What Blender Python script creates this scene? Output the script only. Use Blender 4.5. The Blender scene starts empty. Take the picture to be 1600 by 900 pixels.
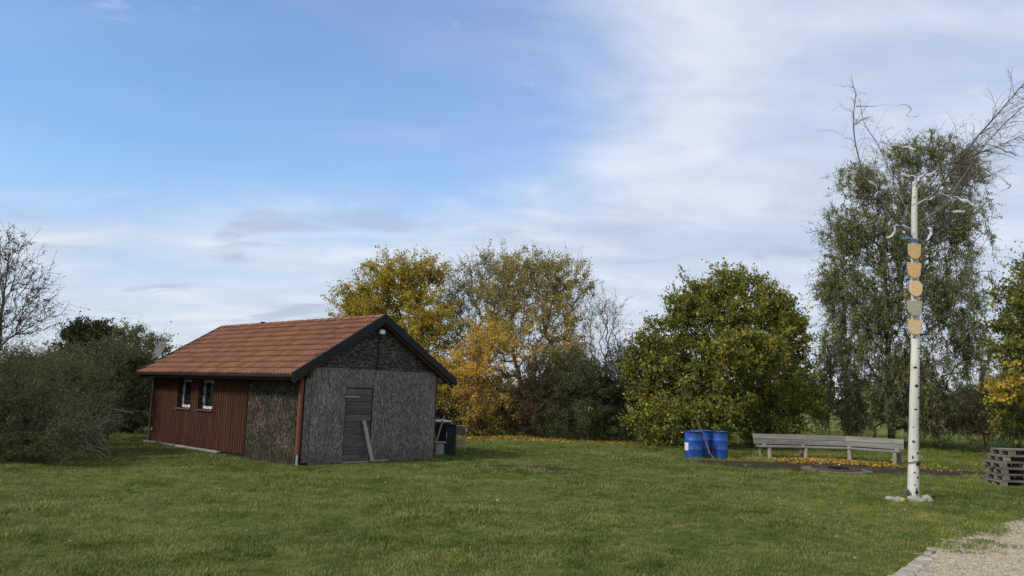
import bpy, math, random
import numpy as np
from mathutils import Vector, Matrix

S = bpy.context.scene
COL = S.collection
R = math.radians

# ------------------------------------------------------------------ camera
PITCH, ROLL, FPX, EYE = R(7.63), R(1.72), 1201.0, 2.0
cam = bpy.data.cameras.new('camera')
cam.sensor_width = 36.0
cam.lens = 36.0 * FPX / 1600.0
cam.clip_start = 0.05
cam.clip_end = 6000.0
cam_ob = bpy.data.objects.new('camera', cam)
COL.objects.link(cam_ob)
cF = Vector((0, math.cos(PITCH), math.sin(PITCH)))
cU0 = Vector((0, -math.sin(PITCH), math.cos(PITCH)))
cR0 = Vector((1, 0, 0))
cR = cR0 * math.cos(ROLL) + cU0 * math.sin(ROLL)
cU = -cR0 * math.sin(ROLL) + cU0 * math.cos(ROLL)
cC = Vector((0, 0, EYE))
cam_ob.matrix_world = Matrix(((cR.x, cU.x, -cF.x, cC.x), (cR.y, cU.y, -cF.y, cC.y), (cR.z, cU.z, -cF.z, cC.z), (0, 0, 0, 1)))
S.camera = cam_ob


def at(px, py, Y):
    """survey helper: the point that lies Y metres ahead on the sight line of photo pixel (px, py)"""
    d = cF * FPX + cR * (px - 800) + cU * (450 - py)
    return cC + d * (Y / d.y)


# ------------------------------------------------------------------ light
SUN_EL, SUN_AZ = R(40), R(-122)      # azimuth from +Y (ahead), clockwise; the sun stands to the left and a little behind
sun_dir = Vector((math.sin(SUN_AZ) * math.cos(SUN_EL), math.cos(SUN_AZ) * math.cos(SUN_EL), math.sin(SUN_EL)))
sl = bpy.data.lights.new('sun', 'SUN')
sl.energy = 2.4
sl.angle = R(9)
sl.color = (1.0, 0.93, 0.82)
so = bpy.data.objects.new('sun', sl)
COL.objects.link(so)
so.rotation_euler = (-sun_dir).to_track_quat('-Z', 'Y').to_euler()

# ------------------------------------------------------------------ sky
W = bpy.data.worlds.new('World')
S.world = W
W.use_nodes = True


class NT:
    """short hand for node trees"""
    def __init__(s, tree):
        s.t = tree
        s.n = tree.nodes
        s.l = tree.links

    def node(s, typ, **kw):
        n = s.n.new(typ)
        for k, v in kw.items():
            setattr(n, k, v)
        return n

    def put(s, sock, v):
        if isinstance(v, bpy.types.NodeSocket):
            s.l.new(v, sock)
        elif v is not None:
            if sock.type == 'RGBA' and hasattr(v, '__len__') and len(v) == 3:
                v = (*v, 1)
            sock.default_value = v

    def math(s, op, a, b=None, c=None, clamp=False):
        n = s.node('ShaderNodeMath', operation=op, use_clamp=clamp)
        s.put(n.inputs[0], a)
        s.put(n.inputs[1], b)
        s.put(n.inputs[2], c)
        return n.outputs[0]

    def vmath(s, op, a, b=None):
        n = s.node('ShaderNodeVectorMath', operation=op)
        s.put(n.inputs[0], a)
        s.put(n.inputs[1], b)
        return n.outputs['Value'] if op in ('DOT_PRODUCT', 'LENGTH') else n.outputs[0]

    def mix(s, f, a, b, blend='MIX'):
        n = s.node('ShaderNodeMix', data_type='RGBA', blend_type=blend)
        s.put(n.inputs['Factor'], f)
        s.put(n.inputs[6], a)
        s.put(n.inputs[7], b)
        return n.outputs[2]

    def ramp(s, f, stops, mode='LINEAR'):
        n = s.node('ShaderNodeValToRGB')
        cr = n.color_ramp
        cr.interpolation = mode
        while len(cr.elements) < len(stops):
            cr.elements.new(0.5)
        for e, (p, c) in zip(cr.elements, stops):
            e.position = p
            e.color = (c, c, c, 1) if isinstance(c, (int, float)) else (*c, 1)
        s.put(n.inputs[0], f)
        return n.outputs[0]

    def sstep(s, v, a, b, lo=0.0, hi=1.0):
        n = s.node('ShaderNodeMapRange', interpolation_type='SMOOTHSTEP')
        s.put(n.inputs[0], v)
        for i, x in enumerate((a, b, lo, hi)):
            n.inputs[i + 1].default_value = x
        return n.outputs[0]

    def noise(s, vec, scale, detail=4, rough=0.55, dist=0.0, color=False):
        n = s.node('ShaderNodeTexNoise')
        s.put(n.inputs['Vector'], vec)
        n.inputs['Scale'].default_value = scale
        n.inputs['Detail'].default_value = detail
        n.inputs['Roughness'].default_value = rough
        n.inputs['Distortion'].default_value = dist
        return n.outputs['Color' if color else 'Fac']

    def voronoi(s, vec, scale, feature='F1', out='Distance', rnd=1.0):
        n = s.node('ShaderNodeTexVoronoi', feature=feature)
        s.put(n.inputs['Vector'], vec)
        n.inputs['Scale'].default_value = scale
        n.inputs['Randomness'].default_value = rnd
        return n.outputs[out]

    def mapping(s, vec, scale=(1, 1, 1), rot=(0, 0, 0), loc=(0, 0, 0)):
        n = s.node('ShaderNodeMapping')
        s.put(n.inputs['Vector'], vec)
        n.inputs['Scale'].default_value = scale
        n.inputs['Rotation'].default_value = rot
        n.inputs['Location'].default_value = loc
        return n.outputs[0]


w = NT(W.node_tree)
w.n.clear()
sky = w.node('ShaderNodeTexSky', sky_type='NISHITA', sun_disc=False)
sky.sun_elevation = SUN_EL
sky.sun_rotation = SUN_AZ
sky.air_density = 1.3
sky.dust_density = 0.3
sky.ozone_density = 3.0
sky.altitude = 300
tc = w.node('ShaderNodeTexCoord')
vdir = w.vmath('NORMALIZE', tc.outputs['Generated'])
sx = w.node('ShaderNodeSeparateXYZ')
w.put(sx.inputs[0], vdir)
dz = w.math('ADD', w.math('MAXIMUM', sx.outputs[2], 0.0), 0.16)
cx = w.math('DIVIDE', sx.outputs[0], dz)
cy = w.math('DIVIDE', sx.outputs[1], dz)
cb = w.node('ShaderNodeCombineXYZ')
w.put(cb.inputs[0], cx)
w.put(cb.inputs[1], cy)
pl = cb.outputs[0]
plr = w.mapping(pl, (0.5, 0.8, 1), (0, 0, R(38)), (3.1, 1.7, 0))
n_big = w.noise(plr, 0.55, 3, 0.45, 0.2)
n_mid = w.noise(plr, 1.5, 5, 0.5, 0.35)
n_fine = w.noise(w.mapping(pl, (0.9, 1.5, 1), (0, 0, R(-25)), (7, 2, 0)), 2.6, 6, 0.55, 0.5)
hole = w.vmath('DOT_PRODUCT', vdir, tuple(Vector((-0.37, 0.87, 0.34)).normalized()))
# a thin sheet of cloud nearly everywhere, open where the large noise and the hole in the sheet agree
cov = w.math('ADD', w.math('MULTIPLY', n_big, 0.5), w.math('MULTIPLY', n_mid, 0.5))
cov = w.math('ADD', cov, w.math('MULTIPLY', w.sstep(hole, 0.80, 0.99), -0.50))
cov = w.math('ADD', cov, w.sstep(sx.outputs[2], 0.32, 0.13, 0.0, 0.46))
cov = w.math('ADD', cov, w.math('MULTIPLY', w.math('SUBTRACT', n_fine, 0.5), 0.30))
cover = w.math('ADD', w.math('MULTIPLY', w.sstep(cov, 0.06, 0.58), 0.82), w.math('MULTIPLY_ADD', n_mid, 0.36, 0.02), clamp=True)
bright = w.math('ADD', w.math('MULTIPLY', n_mid, 0.55), w.math('MULTIPLY', n_fine, 0.45))
ccol = w.ramp(bright, [(0.34, (0.41, 0.475, 0.61)), (0.5, (0.515, 0.575, 0.69)), (0.64, (0.655, 0.695, 0.765))])
hsv = w.node('ShaderNodeHueSaturation')
hsv.inputs['Saturation'].default_value = 1.2
w.put(hsv.inputs['Color'], w.mix(1.0, sky.outputs[0], (0.146, 0.142, 0.15), 'MULTIPLY'))
allsky = w.mix(w.math('MULTIPLY', cover, 0.94), hsv.outputs[0], ccol)
puff = w.noise(w.mapping(pl, (1.0, 1.3, 1), (0, 0, R(15)), (4.2, 9.1, 0)), 2.6, 5, 0.6, 0.3)
allsky = w.mix(w.math('MULTIPLY', w.sstep(puff, 0.63, 0.76), 0.55), allsky, (0.60, 0.66, 0.76))
# a few small dark scud clouds low over the horizon
scud = w.noise(w.mapping(pl, (0.9, 1.5, 1), (0, 0, R(10)), (1.3, 5.4, 0)), 1.7, 5, 0.55, 0.4)
scudm = w.math('MULTIPLY', w.sstep(scud, 0.54, 0.66), w.math('MULTIPLY', w.sstep(sx.outputs[2], 0.30, 0.16), w.sstep(sx.outputs[2], 0.03, 0.10)))
allsky = w.mix(w.math('MULTIPLY', scudm, 0.7), allsky, (0.36, 0.42, 0.55))
bg = w.node('ShaderNodeBackground')
w.put(bg.inputs[0], allsky)
bg.inputs[1].default_value = 1.0
wo = w.node('ShaderNodeOutputWorld')
w.l.new(bg.outputs[0], wo.inputs[0])

# ------------------------------------------------------------------ view
vs = S.view_settings
vs.view_transform = 'Standard'
vs.look = 'None'
vs.exposure = 0.3
vs.gamma = 1.0
vs.use_curve_mapping = False
S.render.engine = 'CYCLES'
S.cycles.max_bounces = 6
S.cycles.transparent_max_bounces = 8

# ------------------------------------------------------------------ helpers: tags, objects


def tag(o, label=None, cat=None, group=None, kind=None):
    if label:
        o['label'] = label
    if cat:
        o['category'] = cat
    if group:
        o['group'] = group
    if kind:
        o['kind'] = kind
    return o


def empty(name, loc=(0, 0, 0), rz=0.0):
    o = bpy.data.objects.new(name, None)
    o.location = loc
    o.rotation_euler = (0, 0, rz)
    o.empty_display_size = 0.2
    COL.objects.link(o)
    return o


def link(name, me, parent=None, loc=None, rot=None):
    o = bpy.data.objects.new(name, me)
    if loc is not None:
        o.location = loc
    if rot is not None:
        o.rotation_euler = rot
    o.parent = parent
    COL.objects.link(o)
    return o


class MB:
    """collects simple shapes for one mesh"""
    def __init__(s):
        s.v = []
        s.f = []
        s.sm = []

    def add(s, vs_, fs, smooth=False, M=None):
        b = len(s.v)
        for p in vs_:
            p = Vector(p)
            s.v.append(tuple(M @ p if M else p))
        for f in fs:
            s.f.append(tuple(i + b for i in f))
            s.sm.append(smooth)

    def box(s, lo, hi, M=None):
        (a, b, c), (d, e, f) = lo, hi
        s.add([(a, b, c), (d, b, c), (d, e, c), (a, e, c), (a, b, f), (d, b, f), (d, e, f), (a, e, f)],
              [(0, 3, 2, 1), (4, 5, 6, 7), (0, 1, 5, 4), (1, 2, 6, 5), (2, 3, 7, 6), (3, 0, 4, 7)], M=M)

    def bbox(s, lo, hi, b=0.01, M=None):
        """box with chamfered long edges (an octagon ring on each of the 6 sides)"""
        lo = Vector(lo)
        hi = Vector(hi)
        c = (lo + hi) / 2
        h = (hi - lo) / 2
        b = min(b, h.x * .45, h.y * .45, h.z * .45)
        vs_, idx = [], {}
        for ax in range(3):
            for sa in (-1, 1):
                for s1 in (-1, 1):
                    for s2 in (-1, 1):
                        p = [0, 0, 0]
                        p[ax] = sa * h[ax]
                        o1, o2 = (ax + 1) % 3, (ax + 2) % 3
                        p[o1] = s1 * (h[o1] - b)
                        p[o2] = s2 * (h[o2] - b)
                        sg = [0, 0, 0]
                        sg[ax], sg[o1], sg[o2] = sa, s1, s2
                        idx[(ax, *sg)] = len(vs_)
                        vs_.append(c + Vector(p))
        fs = []
        for ax in range(3):
            o1, o2 = (ax + 1) % 3, (ax + 2) % 3
            for sa in (-1, 1):
                q = []
                for s1, s2 in ((-1, -1), (1, -1), (1, 1), (-1, 1)):
                    sg = [0, 0, 0]
                    sg[ax], sg[o1], sg[o2] = sa, s1, s2
                    q.append(idx[(ax, *sg)])
                fs.append(q if sa > 0 else q[::-1])
        for ax in range(3):          # edges parallel to ax
            o1, o2 = (ax + 1) % 3, (ax + 2) % 3
            for s1 in (-1, 1):
                for s2 in (-1, 1):
                    g0, g1 = [0, 0, 0], [0, 0, 0]
                    g0[ax], g1[ax] = -1, 1
                    for g in (g0, g1):
                        g[o1], g[o2] = s1, s2
                    q = [idx[(o1, *g0)], idx[(o1, *g1)], idx[(o2, *g1)], idx[(o2, *g0)]]
                    fs.append(q if s1 * s2 < 0 else q[::-1])
        for a in (-1, 1):
            for b_ in (-1, 1):
                for c_ in (-1, 1):
                    t = [idx[(k, a, b_, c_)] for k in range(3)]
                    fs.append(t if a * b_ * c_ > 0 else t[::-1])
        s.add(vs_, fs, M=M)

    def tube(s, pts, rad, n=8, cap=True, smooth=True, M=None, ref=None):
        pts = [Vector(p) for p in pts]
        if not hasattr(rad, '__len__'):
            rad = [rad] * len(pts)
        vs_, fs = [], []
        up = None
        for i, p in enumerate(pts):
            t = (pts[min(i + 1, len(pts) - 1)] - pts[max(i - 1, 0)]).normalized()
            if up is None:
                a = Vector(ref) if ref else (Vector((0, 0, 1)) if abs(t.z) < .9 else Vector((1, 0, 0)))
                up = (a - t * a.dot(t)).normalized()
            else:
                up = (up - t * up.dot(t)).normalized()
            sd = t.cross(up)
            for k in range(n):
                a = 2 * math.pi * k / n
                vs_.append(p + (up * math.cos(a) + sd * math.sin(a)) * rad[i])
        for i in range(len(pts) - 1):
            for k in range(n):
                k2 = (k + 1) % n
                fs.append((i * n + k, i * n + k2, (i + 1) * n + k2, (i + 1) * n + k))
        s.add(vs_, fs, smooth, M)
        if cap:
            b = len(pts) - 1
            s.add(vs_[:n], [tuple(range(n))[::-1]], False, M)
            s.add(vs_[b * n:], [tuple(range(n))], False, M)

    def lathe(s, prof, n=24, smooth=True, M=None, cap=True):
        vs_, fs = [], []
        for r, z in prof:
            for k in range(n):
                a = 2 * math.pi * k / n
                vs_.append((r * math.cos(a), r * math.sin(a), z))
        for i in range(len(prof) - 1):
            for k in range(n):
                k2 = (k + 1) % n
                fs.append((i * n + k, i * n + k2, (i + 1) * n + k2, (i + 1) * n + k))
        s.add(vs_, fs, smooth, M)
        if cap:
            s.add(vs_[:n], [tuple(range(n))[::-1]], False, M)
            s.add(vs_[-n:], [tuple(range(n))], False, M)

    def prism(s, poly, y0, y1, M=None):
        """polygon in (x, z) pushed along y"""
        n = len(poly)
        vs_ = [(x, y0, z) for x, z in poly] + [(x, y1, z) for x, z in poly]
        fs = [tuple(range(n)), tuple(range(2 * n - 1, n - 1, -1))]
        for i in range(n):
            j = (i + 1) % n
            fs.append((i, i + n, j + n, j))
        s.add(vs_, fs, M=M)

    def mesh(s, name, mat):
        me = bpy.data.meshes.new(name)
        me.from_pydata(s.v, [], s.f)
        me.polygons.foreach_set('use_smooth', s.sm)
        if mat:
            me.materials.append(mat)
        me.update()
        return me

    def build(s, name, mat, parent=None, loc=None, rot=None):
        return link(name, s.mesh(name, mat), parent, loc, rot)


def np_mesh(name, verts, faces_flat, nper, mat, smooth=False, cols=None, colname='tint'):
    """verts (n,3), faces as one flat index array with nper corners each"""
    me = bpy.data.meshes.new(name)
    nf = len(faces_flat) // nper
    me.vertices.add(len(verts))
    me.vertices.foreach_set('co', np.ascontiguousarray(verts, dtype=np.float32).ravel())
    me.loops.add(len(faces_flat))
    me.loops.foreach_set('vertex_index', np.ascontiguousarray(faces_flat, dtype=np.int32))
    me.polygons.add(nf)
    me.polygons.foreach_set('loop_start', np.arange(0, nf * nper, nper, dtype=np.int32))
    me.polygons.foreach_set('use_smooth', np.full(nf, smooth))
    if cols is not None:
        a = me.color_attributes.new(colname, 'FLOAT_COLOR', 'POINT')
        c4 = np.ones((len(verts), 4), np.float32)
        c4[:, :3] = cols
        a.data.foreach_set('color', c4.ravel())
    if mat:
        me.materials.append(mat)
    me.update(calc_edges=True)
    return me


# ------------------------------------------------------------------ materials
MATS = {}


def mat(name, fn, **kw):
    m = bpy.data.materials.new(name)
    m.use_nodes = True
    t = NT(m.node_tree)
    b = t.n['Principled BSDF']
    fn(t, b, **kw)
    MATS[name] = m
    return m


def ocoord(t):
    return t.node('ShaderNodeTexCoord').outputs['Object']


def gpos(t):
    return t.node('ShaderNodeNewGeometry').outputs['Position']


def orand(t):
    return t.node('ShaderNodeObjectInfo').outputs['Random']


def bump(t, b, h, strength=0.4, dist=0.01):
    n = t.node('ShaderNodeBump')
    n.inputs['Strength'].default_value = strength
    n.inputs['Distance'].default_value = dist
    t.put(n.inputs['Height'], h)
    t.l.new(n.outputs[0], b.inputs['Normal'])


def m_plain(t, b, col=(.5, .5, .5), rough=.6, var=.25, scale=6.0, metal=0.0, bmp=.15):
    n = t.noise(ocoord(t), scale, 6, .6)
    f = t.math('MULTIPLY_ADD', n, 2 * var, 1 - var)
    c = t.mix(1.0, col, (1, 1, 1), 'MULTIPLY')
    hs = t.node('ShaderNodeHueSaturation')
    t.put(hs.inputs['Color'], c)
    t.put(hs.inputs['Value'], f)
    t.l.new(hs.outputs[0], b.inputs['Base Color'])
    b.inputs['Roughness'].default_value = rough
    b.inputs['Metallic'].default_value = metal
    b.inputs['Specular IOR Level'].default_value = .25
    bump(t, b, t.noise(ocoord(t), scale * 8, 4, .6), bmp, .004)


def m_wood(t, b, dark=(.10, .06, .04), light=(.2, .13, .09), axis=2, sc=1.0, rough=.8, wear=None, wear_amt=.5):
    """weathered plank; the grain runs along the given local axis"""
    k = [22 * sc] * 3
    k[axis] = 1.3 * sc
    oc = ocoord(t)
    rnd = orand(t)
    sh = t.vmath('ADD', oc, t.vmath('MULTIPLY', (17.3, 9.1, 5.7), rnd))
    g = t.noise(t.mapping(sh, k), 1.0, 6, .62, .5)
    g2 = t.noise(sh, 2.3 * sc, 4, .6)
    f = t.math('ADD', t.math('MULTIPLY', g, .75), t.math('MULTIPLY', g2, .35))
    c = t.mix(t.sstep(f, .32, .78), dark, light)
    if wear:
        wn = t.noise(t.mapping(sh, [q * .35 for q in k]), 1.0, 6, .65, .3)
        c = t.mix(t.math('MULTIPLY', t.sstep(wn, .52, .74), wear_amt), c, wear)
    hs = t.node('ShaderNodeHueSaturation')
    t.put(hs.inputs['Color'], c)
    t.put(hs.inputs['Value'], t.math('MULTIPLY_ADD', rnd, .4, .8))
    t.l.new(hs.outputs[0], b.inputs['Base Color'])
    b.inputs['Roughness'].default_value = rough
    b.inputs['Specular IOR Level'].default_value = .15
    bump(t, b, g, .45, .006)


def m_strand(t, b, lie='Z', dark=(.075, .064, .053), mid=(.136, .119, .100), light=(.30, .268, .228), stain=None):
    """weathered strand board: overlapping flat wood flakes, mostly along one direction"""
    oc = ocoord(t)
    wob = t.noise(oc, 9, 2, .5, 0, True)
    p = t.vmath('ADD', oc, t.vmath('MULTIPLY', t.vmath('SUBTRACT', wob, (.5, .5, .5)), (.09, .09, .09)))
    acc = None
    for i, (sc, ang) in enumerate(((42, 26), (54, -30), (66, 8))):
        k = (sc, sc, sc * .26) if lie == 'Z' else (sc * .28, sc * .28, sc)
        rot = (R(ang * .6), R(ang), 0)
        v = t.mapping(p, k, rot, (i * 3.1, i * 1.7, i * 2.3))
        col = t.voronoi(v, 1.0, 'F1', 'Color')
        s_ = t.node('ShaderNodeSeparateColor')
        t.put(s_.inputs[0], col)
        acc = s_.outputs[0] if acc is None else t.math('ADD', acc, s_.outputs[0])
    f = t.math('DIVIDE', acc, 3.0)
    blot = t.noise(oc, 1.6, 5, .65, .4)
    f2 = t.math('ADD', f, t.math('MULTIPLY', t.math('SUBTRACT', blot, .5), .35))
    c = t.ramp(f2, [(.30, dark), (.47, mid), (.60, tuple(m * 1.3 for m in mid)), (.78, light)])
    if stain:
        sp = t.node('ShaderNodeSeparateXYZ')
        t.put(sp.inputs[0], oc)
        low = t.math('ADD', t.sstep(sp.outputs[2], .75, .0), t.math('MULTIPLY', t.math('SUBTRACT', t.noise(oc, 3.2, 5, .7), .62), 2.2))
        c = t.mix(t.math('MULTIPLY', t.sstep(low, .1, .9), .6), c, stain)
    hs = t.node('ShaderNodeHueSaturation')
    t.put(hs.inputs['Color'], c)
    t.put(hs.inputs['Value'], t.math('MULTIPLY_ADD', orand(t), .35, .82))
    t.l.new(hs.outputs[0], b.inputs['Base Color'])
    b.inputs['Roughness'].default_value = .85
    b.inputs['Specular IOR Level'].default_value = .15
    bump(t, b, f, .5, .008)


def m_tile(t, b):
    rnd = orand(t)
    gp = gpos(t)
    n = t.noise(gp, 1.1, 6, .65)
    c = t.ramp(rnd, [(0, (.165, .070, .038)), (.4, (.215, .090, .046)), (.75, (.260, .110, .056)), (1, (.185, .092, .060))])
    c = t.mix(t.math('MULTIPLY', t.sstep(n, .5, .72), .4), c, (.14, .075, .055))
    sp = t.noise(gp, 28, 5, .7)
    c = t.mix(t.math('MULTIPLY', t.sstep(sp, .6, .72), .45), c, (.10, .085, .065))
    c = t.mix(t.math('MULTIPLY', t.sstep(t.noise(gp, 17, 4, .7), .62, .74), .25), c, (.36, .24, .19))
    t.put(b.inputs['Base Color'], c)
    b.inputs['Roughness'].default_value = .8
    b.inputs['Specular IOR Level'].default_value = .25
    bump(t, b, sp, .2, .004)


def m_leaf(t, b, transl=.35, rough=.55):
    a = t.node('ShaderNodeAttribute', attribute_name='tint')
    t.l.new(a.outputs['Color'], b.inputs['Base Color'])
    b.inputs['Roughness'].default_value = rough
    b.inputs['Specular IOR Level'].default_value = .35
    tr = t.node('ShaderNodeBsdfTranslucent')
    t.l.new(t.mix(1.0, a.outputs['Color'], (1.15, 1.1, .6), 'MULTIPLY'), tr.inputs[0])
    mx = t.node('ShaderNodeMixShader')
    mx.inputs[0].default_value = transl
    t.l.new(b.outputs[0], mx.inputs[1])
    t.l.new(tr.outputs[0], mx.inputs[2])
    t.l.new(mx.outputs[0], t.n['Material Output'].inputs[0])


def m_bark(t, b, dark=(.05, .042, .035), light=(.13, .115, .095)):
    oc = ocoord(t)
    n = t.noise(t.mapping(oc, (9, 9, 2)), 1, 6, .65, .4)
    t.put(b.inputs['Base Color'], t.mix(t.sstep(n, .35, .7), dark, light))
    b.inputs['Roughness'].default_value = .9
    bump(t, b, n, .6, .02)


def m_birch(t, b):
    oc = ocoord(t)
    n = t.noise(t.mapping(oc, (5, 5, 30)), 1, 5, .7, .2)
    n2 = t.noise(t.mapping(oc, (10, 10, 9)), 1, 5, .7, .5)
    c = t.mix(t.sstep(t.noise(oc, 2.2, 4, .6), .35, .7), (.64, .62, .55), (.46, .45, .37))
    c = t.mix(t.math('MULTIPLY', t.sstep(n, .62, .70), .5), c, (.30, .28, .25))
    c = t.mix(t.math('MULTIPLY', t.sstep(n2, .66, .72), .9), c, (.05, .045, .04))
    t.put(b.inputs['Base Color'], c)
    b.inputs['Roughness'].default_value = .65
    bump(t, b, n, .3, .006)


def m_ground(t, b):
    gp = gpos(t)
    a = t.node('ShaderNodeAttribute', attribute_name='soil')
    s_ = t.node('ShaderNodeSeparateColor')
    t.l.new(a.outputs['Color'], s_.inputs[0])
    big = t.noise(gp, .16, 5, .6, .3)
    med = t.noise(gp, 1.3, 6, .65, .3)
    fine = t.noise(gp, 21, 6, .7)
    f = t.math('ADD', t.math('MULTIPLY', big, .5), t.math('MULTIPLY', med, .5))
    c = t.ramp(f, [(.3, (.050, .080, .017)), (.48, (.080, .118, .028)), (.64, (.118, .152, .040)), (.8, (.16, .170, .056))])
    c = t.mix(t.math('MULTIPLY', t.sstep(fine, .42, .68), .45), c, (.05, .05, .022))
    # meadow beyond the garden, far sunlight on the grass painted in as paler green
    far = t.math('ADD', s_.outputs[2], t.math('MULTIPLY', t.math('SUBTRACT', big, .5), .3))
    c = t.mix(t.sstep(far, .3, .7), c, t.ramp(t.noise(t.mapping(gp, (.05, .3, 1)), 1, 4, .6), [(.3, (.135, .150, .042)), (.7, (.18, .19, .060))]))
    dn = t.math('ADD', s_.outputs[0], t.math('MULTIPLY', t.math('SUBTRACT', t.noise(gp, 3.5, 6, .7), .5), .9))
    soil = t.ramp(t.noise(gp, 7, 6, .7), [(.3, (.032, .025, .018)), (.55, (.060, .047, .034)), (.75, (.100, .082, .06))])
    c = t.mix(t.sstep(dn, .36, .60), c, soil)
    ln = t.math('ADD', s_.outputs[1], t.math('MULTIPLY', t.math('SUBTRACT', t.noise(gp, 4.5, 6, .75), .5), .9))
    c = t.mix(t.math('MULTIPLY', t.sstep(ln, .42, .7), .7), c, (.085, .052, .022))
    t.put(b.inputs['Base Color'], c)
    b.inputs['Roughness'].default_value = 1
    b.inputs['Specular IOR Level'].default_value = .0
    bump(t, b, t.math('ADD', fine, med), .7, .03)


def m_grass(t, b):
    gp = gpos(t)
    rnd = orand(t)
    big = t.noise(gp, .22, 5, .6, .3)
    med = t.noise(gp, 1.4, 6, .65, .4)
    f = t.math('ADD', t.math('MULTIPLY', big, .45), t.math('MULTIPLY', med, .55))
    f = t.math('ADD', f, t.math('MULTIPLY', t.math('SUBTRACT', rnd, .5), .28))
    c = t.ramp(f, [(.30, (.062, .094, .017)), (.41, (.115, .160, .028)), (.53, (.190, .222, .046)), (.65, (.335, .310, .105))])
    t.put(b.inputs['Base Color'], c)
    b.inputs['Roughness'].default_value = .6
    b.inputs['Specular IOR Level'].default_value = .15
    tr = t.node('ShaderNodeBsdfTranslucent')
    t.l.new(c, tr.inputs[0])
    mx = t.node('ShaderNodeMixShader')
    mx.inputs[0].default_value = .3
    t.l.new(b.outputs[0], mx.inputs[1])
    t.l.new(tr.outputs[0], mx.inputs[2])
    t.l.new(mx.outputs[0], t.n['Material Output'].inputs[0])


def m_gravel(t, b):
    gp = gpos(t)
    v = t.voronoi(gp, 55, 'F1', 'Color')
    s_ = t.node('ShaderNodeSeparateColor')
    t.put(s_.inputs[0], v)
    c = t.ramp(s_.outputs[0], [(0, (.24, .18, .11)), (.5, (.42, .335, .22)), (1, (.62, .51, .36))])
    n = t.noise(gp, 2.0, 6, .65)
    c = t.mix(t.math('MULTIPLY', t.sstep(n, .48, .72), .55), c, (.17, .145, .10))
    c = t.mix(t.math('MULTIPLY', t.sstep(t.noise(gp, 6.5, 6, .7), .60, .70), .7), c, (.075, .085, .030))
    t.put(b.inputs['Base Color'], c)
    b.inputs['Roughness'].default_value = .9
    bump(t, b, t.math('MULTIPLY', t.voronoi(gp, 55), -1.0), .8, .01)


def m_rand(t, b, stops=None, rough=.7, noise_amt=.3, scale=9):
    c = t.ramp(orand(t), stops)
    hs = t.node('ShaderNodeHueSaturation')
    t.put(hs.inputs['Color'], c)
    t.put(hs.inputs['Value'], t.math('MULTIPLY_ADD', t.noise(gpos(t), scale, 6, .65), 2 * noise_amt, 1 - noise_amt))
    t.l.new(hs.outputs[0], b.inputs['Base Color'])
    b.inputs['Roughness'].default_value = rough
    bump(t, b, t.noise(gpos(t), scale * 5, 5, .6), .5, .01)


def m_glass(t, b):
    b.inputs['Base Color'].default_value = (.012, .014, .016, 1)
    b.inputs['Roughness'].default_value = .06
    b.inputs['Specular IOR Level'].default_value = .7
    bump(t, b, t.noise(ocoord(t), 3, 2, .5), .06, .01)


def m_barrel(t, b):
    oc = ocoord(t)
    n = t.noise(oc, 3.5, 6, .6)
    c = t.mix(t.sstep(n, .35, .7), (.010, .062, .27), (.022, .105, .40))
    c = t.mix(t.math('MULTIPLY', t.sstep(t.noise(t.mapping(oc, (14, 14, 2.2)), 1, 6, .7), .60, .75), .35), c, (.18, .22, .30))
    t.put(b.inputs['Base Color'], c)
    b.inputs['Roughness'].default_value = .42
    bump(t, b, t.noise(oc, 12, 3, .5), .1, .005)


def m_ribbon(t, b, col=(.8, .8, .8)):
    b.inputs['Base Color'].default_value = (*col, 1)
    b.inputs['Roughness'].default_value = .5
    tr = t.node('ShaderNodeBsdfTranslucent')
    tr.inputs[0].default_value = (*col, 1)
    mx = t.node('ShaderNodeMixShader')
    mx.inputs[0].default_value = .45
    t.l.new(b.outputs[0], mx.inputs[1])
    t.l.new(tr.outputs[0], mx.inputs[2])
    t.l.new(mx.outputs[0], t.n['Material Output'].inputs[0])


def m_shield(t, b, col=(.55, .36, .16)):
    oc = ocoord(t)
    g = t.noise(t.mapping(oc, (5, 5, 40)), 1, 5, .6, .6)
    v = t.mix(t.sstep(g, .35, .7), tuple(x * .86 for x in col), tuple(min(1, x * 1.12) for x in col))
    v = t.mix(t.math('MULTIPLY', t.sstep(t.noise(oc, 16, 4, .6), .62, .70), .4), v, tuple(x * .45 for x in col))
    t.put(b.inputs['Base Color'], v)
    b.inputs['Roughness'].default_value = .5


mat('ground', m_ground)
mat('grass', m_grass)
mat('gravel', m_gravel)
mat('leaf', m_leaf, transl=.45)
mat('litter', m_leaf, transl=.15, rough=.7)
mat('bark', m_bark)
mat('bush_twig', m_bark, dark=(.040, .036, .026), light=(.085, .076, .052))
mat('bark_grey', m_bark, dark=(.10, .09, .075), light=(.22, .20, .17))
mat('twig_red', m_bark, dark=(.08, .055, .048), light=(.17, .12, .10))
mat('twig_dry', m_bark, dark=(.20, .17, .13), light=(.36, .31, .25))
mat('birch', m_birch)
mat('scar', m_plain, col=(.03, .027, .025), rough=.9)
mat('tile', m_tile)
mat('red_board', m_wood, dark=(.036, .013, .007), light=(.088, .028, .013), axis=2, wear=(.11, .065, .048), wear_amt=.45)
mat('red_batten', m_wood, dark=(.055, .022, .015), light=(.125, .058, .040), axis=2)
mat('red_beam', m_wood, dark=(.055, .02, .014), light=(.12, .045, .03), axis=1)
mat('downpipe_red', m_plain, col=(.17, .058, .032), rough=.55, var=.3, scale=4)
mat('strand', m_strand, stain=(.085, .058, .045))
mat('strand_gable', m_strand, lie='X', dark=(.022, .018, .015), mid=(.055, .045, .038), light=(.19, .17, .15))
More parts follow.
